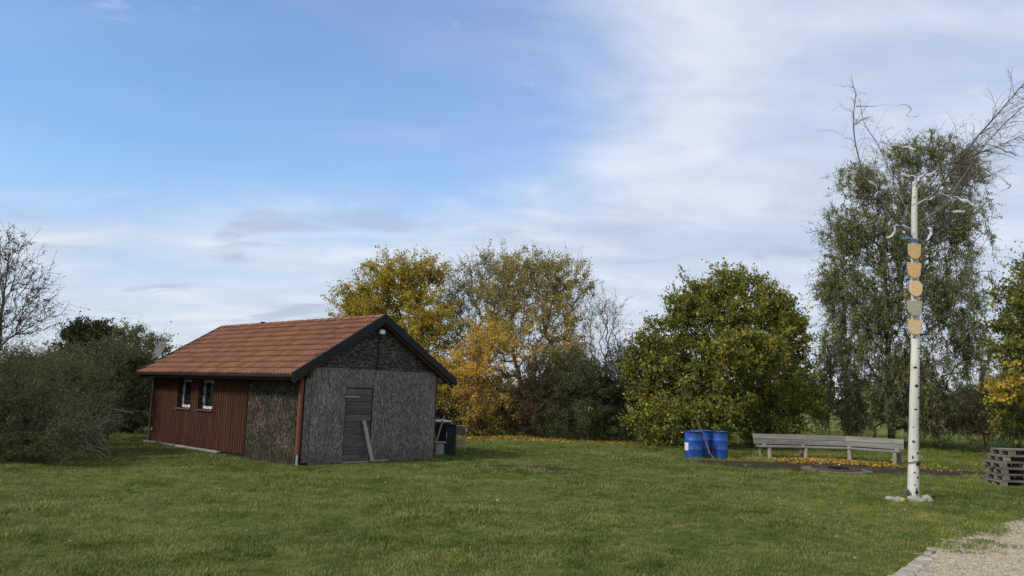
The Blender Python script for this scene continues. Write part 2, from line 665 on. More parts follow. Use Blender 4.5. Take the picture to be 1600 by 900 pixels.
mat('strand_side', m_strand, dark=(.012, .009, .006), mid=(.028, .022, .016), light=(.17, .14, .105), stain=(.03, .026, .018))
mat('grey_board', m_wood, dark=(.052, .046, .040), light=(.145, .130, .114), axis=0, wear=(.24, .22, .195), wear_amt=.4)
mat('grey_plank', m_wood, dark=(.20, .18, .16), light=(.38, .35, .31), axis=2)
mat('bench_wood', m_wood, dark=(.13, .12, .105), light=(.29, .27, .24), axis=0, wear=(.38, .36, .32), wear_amt=.4)
mat('bench_log', m_wood, dark=(.16, .14, .115), light=(.33, .29, .24), axis=2)
mat('pallet_wood', m_wood, dark=(.085, .072, .058), light=(.24, .21, .175), axis=0, wear=(.33, .30, .26), wear_amt=.4)
mat('black_trim', m_plain, col=(.022, .023, .025), rough=.75, var=.3)
mat('gutter', m_plain, col=(.035, .036, .037), rough=.38, var=.3)
mat('dark_core', m_plain, col=(.02, .018, .016), rough=.9)
mat('concrete', m_plain, col=(.27, .25, .215), rough=.9, var=.5, scale=5, bmp=.5)
mat('white_paint', m_plain, col=(.78, .77, .74), rough=.5, var=.12)
mat('glass', m_glass)
mat('iron', m_plain, col=(.018, .018, .02), rough=.6)
mat('zinc', m_plain, col=(.42, .42, .41), rough=.45, var=.25, metal=.4)
mat('dish_grey', m_plain, col=(.13, .132, .135), rough=.5, var=.15)
mat('bar_green', m_plain, col=(.26, .33, .30), rough=.6)
mat('barrel_blue', m_barrel)
mat('black_plastic', m_plain, col=(.018, .018, .018), rough=.45)
mat('label_paper', m_plain, col=(.62, .62, .58), rough=.7)
mat('block', m_plain, col=(.30, .28, .25), rough=.95, var=.5, scale=9, bmp=.6)
mat('stick', m_wood, dark=(.24, .195, .145), light=(.46, .39, .30), axis=2)
mat('steel_dark', m_plain, col=(.012, .012, .012), rough=.95, var=.5)
mat('rust', m_plain, col=(.075, .042, .028), rough=.85, var=.5, scale=10, bmp=.5)
mat('ash', m_plain, col=(.045, .042, .04), rough=1, var=.6, scale=8, bmp=.8)
mat('rock', m_rand, stops=[(0, (.26, .23, .175)), (.5, (.34, .30, .23)), (1, (.30, .285, .245))], rough=.95, scale=11, noise_amt=.5)
mat('lichen', m_plain, col=(.52, .50, .10), rough=.9)
mat('sett', m_rand, stops=[(0, (.30, .27, .22)), (.5, (.27, .225, .18)), (1, (.38, .345, .285))], rough=.9, scale=9)
mat('ribbon_white', m_ribbon, col=(.82, .82, .82))
mat('pit_stone', m_plain, col=(.14, .12, .095), rough=.95, var=.5, scale=6, bmp=.5)
mat('ribbon_green', m_ribbon, col=(.66, .72, .66))
mat('ribbon_pink', m_ribbon, col=(.55, .44, .42))
mat('ribbon_red', m_ribbon, col=(.45, .30, .29))
mat('ribbon_blue', m_ribbon, col=(.14, .26, .42))
mat('shield_wood', m_shield, col=(.68, .42, .17))
mat('shield_wood_pale', m_shield, col=(.72, .50, .25))
mat('shield_grey', m_shield, col=(.42, .37, .27))
mat('pebble', m_rand, stops=[(0, (.3, .26, .2)), (1, (.55, .5, .42))], rough=.9)

M = MATS
rng = np.random.default_rng(11)
random.seed(11)
# ------------------------------------------------------------------ ground
BARN_A = Vector((-5.154, 19.690, 0.0))
BARN_RZ = R(47.55)
BW_, BL_ = 4.45, 8.94                 # barn width (front) and length (side)
bu = Vector((math.cos(BARN_RZ), math.sin(BARN_RZ), 0))
bv = Vector((-math.sin(BARN_RZ), math.cos(BARN_RZ), 0))


def BWp(u, v, z):
    return BARN_A + bu * u + bv * v + Vector((0, 0, z))


def gz(x, y):
    return .014 * np.sin(x * 1.1 + .6 * y) + .012 * np.sin(.53 * x - .9 * y + 1.2) + .008 * np.sin(2.3 * x + 1.0) * np.sin(1.9 * y)


def sst(x, a, b):
    t = np.clip((x - a) / (b - a), 0, 1)
    return t * t * (3 - 2 * t)


PATH_Y = np.array([0, 5, 6.8, 8.2, 9.28, 10.0, 10.75, 11.43, 12.5, 13.5, 14.4, 15.4, 16.3, 17.0])
PATH_X = .20 + np.array([-2.5, 1.0, 2.45, 3.55, 4.45, 5.02, 5.62, 6.19, 7.2, 8.3, 9.46, 11.8, 15.0, 22.0])


def path_edge(y):
    return np.interp(y, PATH_Y, PATH_X)


def soil_masks(x, y):
    """bare soil, leaf litter and far meadow weights"""
    d1 = 1 - np.sqrt(((x - 10.2) / 5.0) ** 2 + ((y - 23.35 + .10 * (x - 10.2)) / 1.75) ** 2)
    dirt = np.clip(d1 * 3.2 + .45, 0, 1)
    a = R(-13)
    xr = (x - .5) * math.cos(a) + (y - 20.55) * math.sin(a)
    yr = -(x - .5) * math.sin(a) + (y - 20.55) * math.cos(a)
    d2 = 1 - np.sqrt((xr / 2.1) ** 2 + (yr / .75) ** 2)
    dirt = np.maximum(dirt, np.clip(d2 * 2.0 + .15, 0, .75))
    # along the barn
    rx, ry = x - BARN_A.x, y - BARN_A.y
    u = rx * bu.x + ry * bu.y
    v = rx * bv.x + ry * bv.y
    du = np.maximum(np.maximum(-u, u - BW_), 0)
    dv = np.maximum(np.maximum(-v, v - BL_), 0)
    db = np.hypot(du, dv)
    dirt = np.maximum(dirt, sst(db, .55, .05) * .75)
    # under the trees and shrubs
    lit = sst(y, 30.3, 33) * sst(y, 42, 37) * sst(x, -9, -4)
    lit = np.maximum(lit, np.clip(1.3 - np.hypot((x - 10.8) / 3.6, (y - 26.2) / 1.5), 0, .9))
    lit = np.maximum(lit, np.clip(1.2 - np.hypot((x + 11.5) / 4, (y - 21) / 5.2), 0, .8))
    far = sst(y + .25 * x, 48, 60)
    return dirt, lit, far, u, v, db


def build_ground():
    xs = np.unique(np.concatenate([-np.geomspace(22, 2500, 26), np.arange(-22, 22.01, .25), np.geomspace(22, 2500, 26)]))
    ys = np.unique(np.concatenate([-np.geomspace(4, 2500, 24), np.arange(-4, 42.01, .25), np.geomspace(42, 3500, 26)]))
    X, Y = np.meshgrid(xs, ys)
    Z = gz(X, Y) * sst(np.hypot(X, Y), 90, 50)
    V = np.stack([X.ravel(), Y.ravel(), Z.ravel()], 1)
    nx, ny = len(xs), len(ys)
    i = np.arange(nx * ny).reshape(ny, nx)
    F = np.stack([i[:-1, :-1], i[:-1, 1:], i[1:, 1:], i[1:, :-1]], -1).reshape(-1)
    d, l, f, *_ = soil_masks(V[:, 0], V[:, 1])
    me = np_mesh('ground', V, F, 4, M['ground'], True, np.stack([d, l, f], 1), 'soil')
    return tag(link('ground', me), 'short green autumn lawn with bare soil patches running out to a meadow coloured pale as if sunlit', 'lawn', kind='structure')


build_ground()


def build_path():
    ys = np.arange(0, 16.6, .07)
    r = np.random.default_rng(3)
    xb = path_edge(ys) + .05 * np.sin(ys * 9) + r.normal(0, .035, len(ys)) * np.where(ys > 10.8, 3.2, .5)
    V, F = [], []
    ts = np.concatenate([[0, .03, .08, .2, .45, 1.0], np.linspace(2, 18, 9)])
    for k, y in enumerate(ys):
        for j, t_ in enumerate(ts):
            x = xb[k] + t_
            V.append((x, y, float(gz(x, y)) + (.004 if j == 0 else .010)))
    n = len(ts)
    for k in range(len(ys) - 1):
        for j in range(n - 1):
            F += [k * n + j, k * n + j + 1, (k + 1) * n + j + 1, (k + 1) * n + j]
    me = np_mesh('gravel_path', np.array(V), np.array(F), 4, M['gravel'], True)
    o = tag(link('gravel_path', me), 'pale beige gravel path in the near right corner', 'path', kind='structure')
    return o


gravel_path = build_path()

# setts that edge the path: each its own stone, children of the path
sett_mb = MB()
sett_mb.bbox((-.095, -.062, -.06), (.095, .062, .045), .020)
sett_me = sett_mb.mesh('sett', M['sett'])
e0, e1 = Vector((3.81, 8.2, 0)), Vector((5.54, 10.36, 0))
ed = (e1 - e0)
nset = int(ed.length / .135)
for k in range(nset):
    p = e0 + ed * ((k + .5) / nset)
    p += Vector((random.uniform(-.012, .012), random.uniform(-.012, .012), 0))
    o = link('edging_stone', sett_me, gravel_path, (p.x - .02, p.y, float(gz(p.x, p.y)) - .006 + random.uniform(-.008, .012)),
             (random.uniform(-.05, .05), random.uniform(-.05, .05), math.atan2(ed.y, ed.x) - math.pi / 2 + random.uniform(-.08, .08)))
    o.scale = (random.uniform(.9, 1.1), random.uniform(.85, 1.02), 1)
for px_, py_, s_ in ((5.66, 10.62, .8), (5.84, 10.85, .9), (6.02, 11.0, .7), (6.22, 11.25, .9), (5.96, 10.55, .6)):
    o = link('edging_stone', sett_me, gravel_path, (px_, py_, float(gz(px_, py_)) - .02), (random.uniform(-.1, .1), random.uniform(-.1, .1), random.uniform(0, 3)))
    o.scale = (s_, s_, s_)


def build_pebbles():
    r = np.random.default_rng(5)
    n = 9000
    y = r.uniform(7.6, 15.6, n)
    x = path_edge(y) + np.abs(r.normal(0, 1, n)) * 2.2 - .10
    s = r.gamma(3, .0032, n) + .004
    octv = np.array([(1, 0, 0), (0, 1, 0), (-1, 0, 0), (0, -1, 0), (0, 0, .7), (0, 0, -.4)], float)
    octf = np.array([(0, 1, 4), (1, 2, 4), (2, 3, 4), (3, 0, 4)])
    a = r.uniform(0, 6.28, n)
    ca, sa = np.cos(a), np.sin(a)
    jit = r.uniform(.6, 1.3, (n, 6, 1))
    v = octv[None] * jit * s[:, None, None]
    vx = v[..., 0] * ca[:, None] - v[..., 1] * sa[:, None] + x[:, None]
    vy = v[..., 0] * sa[:, None] + v[..., 1] * ca[:, None] + y[:, None]
    vz = v[..., 2] + (gz(x, y) + .012)[:, None]
    V = np.stack([vx, vy, vz], -1).reshape(-1, 3)
    F = (octf[None] + (np.arange(n) * 6)[:, None, None]).reshape(-1)
    g = r.uniform(.55, 1.25, n)
    c = np.array([.40, .345, .265])[None] * g[:, None]
    o = link('gravel', np_mesh('gravel', V, F, 3, M['litter'], False, np.repeat(c, 6, 0)))
    tag(o, 'loose beige pebbles lying on the gravel path', 'gravel', kind='stuff')


build_pebbles()


# ------------------------------------------------------------------ grass (uncountable: one object, tufts by geometry nodes)
def make_tuft(name, seed, nb, spread, hmin, hmax):
    r = random.Random(seed)
    V, F = [], []
    for _ in range(nb):
        a, d = r.uniform(0, 6.28), spread * math.sqrt(r.random())
        x, y = d * math.cos(a), d * math.sin(a)
        h = r.uniform(hmin, hmax)
        wd = r.uniform(.0020, .0042)
        ba = r.uniform(0, 6.28)
        bend = r.uniform(.15, .95) * h
        dx, dy = math.cos(ba), math.sin(ba)
        qx, qy = -dy * wd, dx * wd
        b = len(V)
        V += [(x - qx, y - qy, -.005), (x + qx, y + qy, -.005),
              (x + dx * bend * .3 + qx * .8, y + dy * bend * .3 + qy * .8, h * .6), (x + dx * bend * .3 - qx * .8, y + dy * bend * .3 - qy * .8, h * .6),
              (x + dx * bend, y + dy * bend, h)]
        F += [(b, b + 1, b + 2, b + 3), (b + 3, b + 2, b + 4)]
    me = bpy.data.meshes.new(name)
    me.from_pydata(V, [], F)
    me.materials.append(M['grass'])
    return bpy.data.objects.new(name, me)


tuft_col = bpy.data.collections.new('grass_tufts')
for k in range(6):
    tuft_col.objects.link(make_tuft('grass_tuft', k, 36 if k < 4 else 18, .09, .014, .038 if k < 4 else .062))


def build_grass():
    r = np.random.default_rng(7)
    P, SC = [], []
    for (y0, y1, dens, sc) in ((5.5, 11, 330, 1.0), (11, 16, 210, 1.15), (16, 23, 120, 1.3), (23, 33, 55, 1.7), (33, 52, 16, 2.5)):
        hw0 = .72 * y1 + 2.5
        n = int((y1 - y0) * 2 * hw0 * dens)
        x = r.uniform(-hw0, hw0, n)
        y = r.uniform(y0, y1, n)
        k = np.abs(x) < .72 * y + 2.5
        x, y = x[k], y[k]
        d, l, f, u, v, db = soil_masks(x, y)
        nz = .5 * np.sin(3.1 * x + 1.7 * y) * np.sin(2.3 * y - 1.1 * x) + .5 * np.sin(7.3 * x) * np.sin(6.1 * y)
        keep = (db > .04) & (r.random(len(x)) > np.clip((d + .22 * nz - .25) * 2.2, 0, .985))
        e = x - path_edge(y)
        lim = np.where(y > 10.6, r.exponential(.40, len(x)), r.exponential(.03, len(x)) - .14)
        keep &= e < np.where(y > 10.6, lim - .25, lim)
        keep &= r.random(len(x)) > l * .75
        x, y = x[keep], y[keep]
        P.append(np.stack([x, y, gz(x, y)], 1))
        SC.append(sc * r.uniform(.65, 1.25, len(x)) * (1 + .25 * np.sin(.9 * x + 2) * np.sin(.7 * y)) * (1 + .55 * np.clip(np.sin(2.1 * x + 1.3 * np.sin(1.7 * y)) * np.sin(1.9 * y + 1.1 * np.sin(2.3 * x)), -.6, 1)))
    P = np.concatenate(P)
    SC = np.concatenate(SC)
    me = bpy.data.meshes.new('lawn_grass')
    me.vertices.add(len(P))
    me.vertices.foreach_set('co', P.astype(np.float32).ravel())
    a = me.attributes.new('sc', 'FLOAT', 'POINT')
    a.data.foreach_set('value', SC.astype(np.float32))
    a = me.attributes.new('rot', 'FLOAT_VECTOR', 'POINT')
    rt = np.zeros((len(P), 3), np.float32)
    rt[:, 2] = r.uniform(0, 6.28, len(P))
    a.data.foreach_set('vector', rt.ravel())
    me.update()
    me.materials.append(M['grass'])
    o = link('lawn_grass', me)
    tag(o, 'short green lawn grass with yellowed patches across the foreground', 'grass', kind='stuff')
    g = bpy.data.node_groups.new('scatter_grass', 'GeometryNodeTree')
    g.interface.new_socket('Geometry', in_out='INPUT', socket_type='NodeSocketGeometry')
    g.interface.new_socket('Geometry', in_out='OUTPUT', socket_type='NodeSocketGeometry')
    N = g.nodes
    gi, go = N.new('NodeGroupInput'), N.new('NodeGroupOutput')
    ip = N.new('GeometryNodeInstanceOnPoints')
    ci = N.new('GeometryNodeCollectionInfo')
    ci.inputs['Collection'].default_value = tuft_col
    ci.inputs['Separate Children'].default_value = True
    ci.inputs['Reset Children'].default_value = True
    ip.inputs['Pick Instance'].default_value = True
    at1, at2 = N.new('GeometryNodeInputNamedAttribute'), N.new('GeometryNodeInputNamedAttribute')
    at1.data_type = 'FLOAT'
    at1.inputs['Name'].default_value = 'sc'
    at2.data_type = 'FLOAT_VECTOR'
    at2.inputs['Name'].default_value = 'rot'
    er = N.new('FunctionNodeEulerToRotation')
    L = g.links
    L.new(gi.outputs[0], ip.inputs['Points'])
    L.new(ci.outputs[0], ip.inputs['Instance'])
    L.new(at2.outputs['Attribute'], er.inputs[0])
    L.new(er.outputs[0], ip.inputs['Rotation'])
    L.new(at1.outputs['Attribute'], ip.inputs['Scale'])
    L.new(ip.outputs[0], go.inputs[0])
    md = o.modifiers.new('scatter', 'NODES')
    md.node_group = g
    print('grass tufts', len(P))


build_grass()

# ------------------------------------------------------------------ barn
barn = empty('wooden_barn', BARN_A, BARN_RZ)
tag(barn, 'small wooden barn with red tiled gable roof, red boarded side and grey strand board front', 'barn')

EL, ER, RID = -.51, 4.96, 2.225          # eaves and ridge across
ZE, ZR = 2.25, 3.925
V0, V1 = -.25, 9.0                       # verge to verge
SL = (ZR - ZE) / (RID - EL)
ANG = math.atan(SL)


def zt(u):
    return ZE + SL * (u - EL) if u <= RID else ZR - (ZR - ZE) / (ER - RID) * (u - RID)


# dark solid body added inside the claddings to stop light leaking through
mb = MB()
zi = .16
mb.prism([(.20, 0), (BW_ - .06, 0), (BW_ - .06, zt(BW_ - .06) - zi), (RID, zt(RID) - zi), (.20, zt(.20) - zi)], .05, BL_ - .05)
mb.build('light_block_core', M['dark_core'], barn)

# roof deck, with soffit
mb = MB()
mb.prism([(EL, ZE - .07), (RID, ZR - .07), (ER, ZE - .07), (ER, ZE - .02), (RID, ZR - .02), (EL, ZE - .02)], V0 + .01, V1 - .01)
roof = mb.build('roof', M['red_beam'], barn)

# tiles of the slope in view, one by one
NC, NRW = 28, 10
tw = (V1 - V0) / NC
slen = math.hypot(RID - EL, ZR - ZE)
gauge = slen / NRW
prof = [(tw * k / 12, .042 * (.5 + .5 * math.cos(4 * math.pi * k / 12)) ** 1.2) for k in range(13)]


def tile_mb():
    m = MB()
    L_ = gauge + .06
    zb, zf = .062, .006
    n = len(prof)
    vs_ = [(x, 0, zb + z) for x, z in prof] + [(x, L_, zf + z) for x, z in prof] + [(x, 0, zb + z - .035) for x, z in prof]
    fs = []
    for k in range(n - 1):
        fs.append((k, k + 1, n + k + 1, n + k))
        fs.append((2 * n + k, 2 * n + k + 1, k + 1, k))
    m.add(vs_, fs, False)
    return m


tile_me = tile_mb().mesh('tile', M['tile'])
for p in tile_me.polygons:
    p.use_smooth = False
rm = Matrix(((0, math.cos(ANG), -math.sin(ANG)), (-1, 0, 0), (0, math.sin(ANG), math.cos(ANG)))).to_euler()
rr = random.Random(4)
for row in range(NRW):
    d = row * gauge - .04
    for c in range(NC):
        lift = rr.uniform(-.003, .005)
        o = link('tile', tile_me, roof, (EL + d * math.cos(ANG) - lift * math.sin(ANG), V0 + tw * (c + 1), ZE - .02 + d * math.sin(ANG) + lift), rm)
        o.rotation_euler.rotate_axis('Z', rr.uniform(-.006, .006))
# far slope: same tiles, joined
ang2 = math.atan((ZR - ZE) / (ER - RID))
m2 = Matrix(((0, -math.cos(ang2), math.sin(ang2)), (1, 0, 0), (0, math.sin(ang2), math.cos(ang2)))).to_4x4()
mb = MB()
tv = tile_mb()
for row in range(NRW):
    d = row * gauge - .04
    for c in range(NC):
        mm = Matrix.Translation((ER - d * math.cos(ang2), V0 + tw * c, ZE - .02 + d * math.sin(ang2))) @ m2
        mb.add(tv.v, tv.f, False, mm)
tag(mb.build('far_slope_tiles', M['tile'], roof), kind='stuff')
# ridge tiles
rmb = MB()
n = 9
vs_, fs = [], []
for y_, rad in ((0, .125), (.40, .105)):
    for k in range(n):
        a = math.pi * k / (n - 1)
        vs_.append((rad * math.cos(a), y_, rad * .75 * math.sin(a) - .02))
for k in range(n - 1):
    fs.append((k + 1, k, n + k, n + k + 1))
fs.append(tuple(range(n)))
rmb.add(vs_, fs, False)
ridge_me = rmb.mesh('ridge_tile', M['tile'])
nr = 25
for k in range(nr):
    link('ridge_tile', ridge_me, roof, (RID, V0 + (V1 - V0 - .40) * k / (nr - 1), ZR + .012), (0, 0, rr.uniform(-.01, .01)))
mb = MB()
mb.bbox((RID - .12, 6.05, ZR + .05), (RID + .0, 6.18, ZR + .10), .01)
mb.build('roof_vent', M['dark_core'], roof)

# verge boards (front and back), black
for name, v_a, v_b in (('verge_board', V0 - .035, V0 + .03), ('verge_board', V1 - .03, V1 + .035)):
    for side in (0, 1):
        mb = MB()
        if side == 0:
            mb.prism([(EL - .05, ZE - .16), (RID - .001, ZR - .165), (RID - .001, ZR + .085), (EL - .05, ZE + .055)], v_a, v_b)
        else:
            mb.prism([(RID + .001, ZR - .165), (ER + .05, ZE - .16), (ER + .05, ZE + .055), (RID + .001, ZR + .085)], v_a, v_b)
        mb.build(name, M['black_trim'], roof)
# barge rafters behind the verge, red-brown
for side in (0, 1):
    mb = MB()
    if side == 0:
        mb.prism([(EL + .04, ZE - .20), (RID - .001, ZR - .21), (RID - .001, ZR - .072), (EL + .04, ZE - .072)], V0 + .032, V0 + .11)
    else:
        mb.prism([(RID + .001, ZR - .21), (ER - .04, ZE - .20), (ER - .04, ZE - .072), (RID + .001, ZR - .072)], V0 + .032, V0 + .11)
    mb.build('rafter', M['red_beam'], roof)
# gutters
for u_ in (EL - .045, ER + .045):
    mb = MB()
    n = 9
    vs_, fs = [], []
    for y_ in (V0 - .02, V1 + .02):
        for rad in (.062, .056):
            for k in range(n):
                a = math.pi + math.pi * k / (n - 1)
                vs_.append((u_ + rad * math.cos(a), y_, ZE - .03 + rad * math.sin(a)))
    for k in range(n - 1):
        fs.append((k, k + 1, 2 * n + k + 1, 2 * n + k))
        fs.append((n + k + 1, n + k, 3 * n + k, 3 * n + k + 1))
        fs.append((k + 1, k, n + k, n + k + 1))
        fs.append((2 * n + k, 2 * n + k + 1, 3 * n + k + 1, 3 * n + k))
    fs.append((0, 2 * n, 3 * n, n))
    fs.append((n - 1, 2 * n - 1, 4 * n - 1, 3 * n - 1))
    mb.add(vs_, fs)
    mb.tube([(u_ + (.062 if u_ < 0 else -.062), V0 - .02, ZE - .03), (u_ + (.062 if u_ < 0 else -.062), V1 + .02, ZE - .03)], .008, 6)
    mb.tube([(u_ - (.062 if u_ < 0 else -.062), V0 - .02, ZE - .03), (u_ - (.062 if u_ < 0 else -.062), V1 + .02, ZE - .03)], .009, 6)
    mb.build('gutter', M['gutter'], roof)
# eaves board behind the gutter and purlin ends
mb = MB()
mb.box((EL + .03, V0 + .12, ZE - .15), (EL + .055, V1 - .04, ZE - .071))
mb.build('eaves_board', M['red_beam'], roof)
for (u_, z_) in ((-.02, 2.26), (BW_ + .06, 2.26)):
    mb = MB()
    mb.bbox((u_ - .07, V0 + .115, z_ - .09), (u_ + .07, .02, z_ + .07), .01)
    mb.build('purlin_end', M['dark_core'] if u_ < 1 else M['grey_board'], roof)

# front: lower strand boards, set proud of the gable boards
DU0, DU1, DZ = 1.22, 2.11, 1.955


def panel(u0, u1, z0, z1, v0, v1, m, name='wall_panel'):
    q = MB()
    q.bbox((u0, v0, z0), (u1, v1, z1), .004)
    return q.build(name, m, barn)


panel(.165, DU0 - .006, -.02, 2.462, -.030, -.004, M['strand'])
panel(DU0 - .002, DU1 + .002, DZ + .01, 2.455, -.028, -.004, M['strand'])
panel(DU1 + .006, 2.486, .02, 2.458, -.031, -.004, M['strand'])
panel(2.498, 3.80, -.02, 2.450, -.024, -.004, M['strand'])
panel(3.806, 4.405, -.02, 2.462, -.029, -.004, M['strand'])
# gable boards
g0 = EL + (2.468 - .08 - ZE + .16) / SL
mb = MB()
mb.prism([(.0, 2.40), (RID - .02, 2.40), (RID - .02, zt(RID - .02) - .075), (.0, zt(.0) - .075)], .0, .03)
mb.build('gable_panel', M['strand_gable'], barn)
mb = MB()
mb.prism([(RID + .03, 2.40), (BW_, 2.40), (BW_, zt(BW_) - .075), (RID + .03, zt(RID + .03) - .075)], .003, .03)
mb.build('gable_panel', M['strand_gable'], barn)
mb = MB()
mb.box((RID - .015, -.012, 2.466), (RID + .025, .028, 3.62))
mb.build('gable_batten', M['dark_core'], barn)
# corner posts
panel(.0, .16, .05, 2.40, -.012, .05, M['strand'], 'corner_post')
panel(4.408, BW_ + .012, .03, 2.40, -.02, .06, M['red_board'], 'corner_post')
# right and back walls (away from the photograph)
panel(BW_ - .03, BW_ + .006, .03, zt(BW_) - .08, .07, BL_, M['red_board'], 'wall_cladding')
mb = MB()
mb.prism([(.04, .03), (BW_ - .035, .03), (BW_ - .035, zt(BW_ - .03) - .08), (RID, zt(RID) - .08), (.04, zt(.04) - .08)], BL_ - .04, BL_ - .005)
mb.build('wall_cladding', M['red_board'], barn)

# door of horizontal grey boards
mb = MB()
mb.box((DU0 - .002, .012, .03), (DU1 + .002, .03, DZ))
door = mb.build('door', M['dark_core'], barn)
nb = 11
hb = (DZ - .05) / nb
for k in range(nb):
    mb = MB()
    mb.bbox((DU0 + .022, -.014 + random.uniform(0, .008), .04 + hb * k), (DU1 - .022, .012, .04 + hb * (k + 1) - .007), .004)
    mb.build('board', M['grey_board'], door)
mb = MB()
mb.bbox((DU0 - .015, -.05, 1.70), (DU0 + .43, -.032, 1.745), .005)
mb.build('bolt_bar', M['bar_green'], door)
mb = MB()
mb.bbox((DU0 + .01, -.045, 1.50), (DU0 + .20, -.024, 1.515), .004)
mb.build('latch', M['iron'], door)
mb = MB()
mb.bbox((DU0 - .06, -.22, .0), (DU1 + .55, -.032, .035), .01)
mb.build('threshold', M['concrete'], barn)

# side: strand board panel near the corner
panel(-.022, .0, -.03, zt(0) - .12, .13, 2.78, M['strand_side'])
# red boards with raised edge strips, cut round the two windows
pitch = (BL_ - 2.81) / 44
wins = [(2.81 + 24 * pitch, 2.81 + 31 * pitch), (2.81 + 14 * pitch, 2.81 + 21 * pitch)]
WZ0, WZ1 = 1.17, 2.09
ztop = zt(0) - .12
mb = MB()
mb.box((.0, 2.79, .05), (.02, 2.81 + 14 * pitch, ztop))
mb.box((.0, 2.81 + 21 * pitch, .05), (.02, 2.81 + 24 * pitch, ztop))
mb.box((.0, 2.81 + 31 * pitch, .05), (.02, BL_ - .01, ztop))
for a_, b_ in wins:
    mb.box((.0, a_, .05), (.02, b_, WZ0))
    mb.box((.0, a_, WZ1), (.02, b_, ztop))
clad = mb.build('side_cladding', M['dark_core'], barn)
rb = random.Random(9)
for k in range(44):
    a_ = 2.81 + pitch * k
    b_ = a_ + pitch
    spans = [(.05, ztop)]
    for (w0, w1) in wins:
        if a_ >= w0 - .01 and b_ <= w1 + .01:
            spans = [(.05, WZ0 - .004), (WZ1 + .004, ztop)]
    for (z0, z1) in spans:
        j = rb.uniform(-.003, .003)
        zlo = z0 + (rb.uniform(-.02, .03) if z0 < .1 else 0)
        q = MB()
        q.bbox((-.022 + j, a_ + .004, zlo), (.0, b_ - .030, z1), .004)
        bo = q.build('board', M['red_board'], clad)
        q = MB()
        q.bbox((-.041 + j, b_ - .032, zlo), (.0, b_ + .006, z1), .006)
        q.build('batten', M['red_batten'], clad)
mb = MB()
mb.bbox((-.05, 2.775, .03), (.0, 2.815, ztop), .005)
mb.build('batten', M['dark_core'], clad)
mb = MB()
mb.bbox((-.06, BL_ - .02, .03), (.03, BL_ + .03, zt(0) - .12), .005)
mb.build('corner_trim', M['grey_plank'], barn)
mb = MB()
mb.bbox((-.09, 8.62, .38), (-.043, 8.74, .47), .01)
mb.build('junction_box', M['grey_plank'], barn)


def window(v0, v1):
    d = .15
    rev = MB()
    rev.box((-.03, v0 - .001, WZ0), (d + .04, v0 + .022, WZ1))
    rev.box((-.03, v1 - .022, WZ0), (d + .04, v1 + .001, WZ1))
    rev.box((-.03, v0 + .022, WZ1 - .022), (d + .04, v1 - .022, WZ1))
    rev.box((-.03, v0 + .022, WZ0), (d + .04, v1 - .022, WZ0 + .02))
    wn = rev.build('window', M['red_board'], barn)
    a, b, z0, z1 = v0 + .024, v1 - .024, WZ0 + .022, WZ1 - .024
    fr = MB()
    fw = .085
    fr.bbox((d - .03, a, z0), (d + .02, a + fw, z1), .008)
    fr.bbox((d - .03, b - fw, z0), (d + .02, b, z1), .008)
    fr.bbox((d - .028, a + fw, z0), (d + .018, b - fw, z0 + fw), .008)
    fr.bbox((d - .028, a + fw, z1 - fw), (d + .018, b - fw, z1), .008)
    fr.build('frame', M['white_paint'], wn)
    pn = MB()
    pn.box((d - .002, a + fw, z0 + fw), (d + .006, b - fw, z1 - fw))
    pn.build('pane', M['glass'], wn)
    hg = MB()
    for zz in (.18, .5, .82):
        hg.tube([(d - .045, b - fw * .5, z0 + (z1 - z0) * zz - .05), (d - .045, b - fw * .5, z0 + (z1 - z0) * zz + .05)], .016, 6)
    hg.build('hinge', M['iron'], wn)
    si = MB()
    si.bbox((-.085, v0 - .03, WZ0 - .035), (.0, v1 + .03, WZ0 + .004), .006)
    si.build('sill', M['grey_board'], wn)
    gr = MB()
    uu = -.028
    for k in range(6):
        y = v0 + .05 + (v1 - v0 - .1) * k / 5
        gr.tube([(uu, y, WZ0 + .01), (uu, y, WZ1 - .01)], .007, 5)
    for zz in (WZ0 + .12, WZ1 - .12):
        gr.tube([(uu, v0 + .01, zz), (uu, v1 - .01, zz)], .007, 5)
    for k in range(5):
        y = v0 + .05 + (v1 - v0 - .1) * (k + .5) / 5
        for zz in ((.25, .62) if k % 2 else (.42, .80)):
            c_ = WZ0 + (WZ1 - WZ0) * zz
            for q in range(6):
                a_ = q * math.pi / 3
                gr.tube([(uu, y, c_), (uu, y + .032 * math.cos(a_), c_ + .032 * math.sin(a_)), (uu, y + .044 * math.cos(a_ + .3), c_ + .044 * math.sin(a_ + .3))], [.009, .012, .005], 4)
    gr.build('grille', M['iron'], wn)


for a_, b_ in wins:
    window(a_, b_)

# downpipe at the near corner
mb = MB()
mb.tube([(-.085, .06, ZE - .06), (-.085, .06, 1.2), (-.085, .06, .27)], .060, 12)
dp = mb.build('downpipe', M['downpipe_red'], barn)
mb = MB()
mb.tube([(-.085, .055, .30), (-.085, .055, -.02)], .032, 8)
mb.build('standpipe', M['zinc'], dp)
# foundation slabs that show along the side
for (a_, b_, u_) in ((7.9, 8.98, -.30), (6.9, 7.75, -.16), (4.05, 6.75, -.17)):
    mb = MB()
    mb.bbox((u_, a_, -.05), (-.03, b_, .055), .02)
    mb.build('foundation_slab', M['concrete'], barn)
mb = MB()
mb.box((.0, .04, -.05), (BW_ - .04, BL_ - .04, .045))
mb.build('foundation', M['dark_core'], barn)

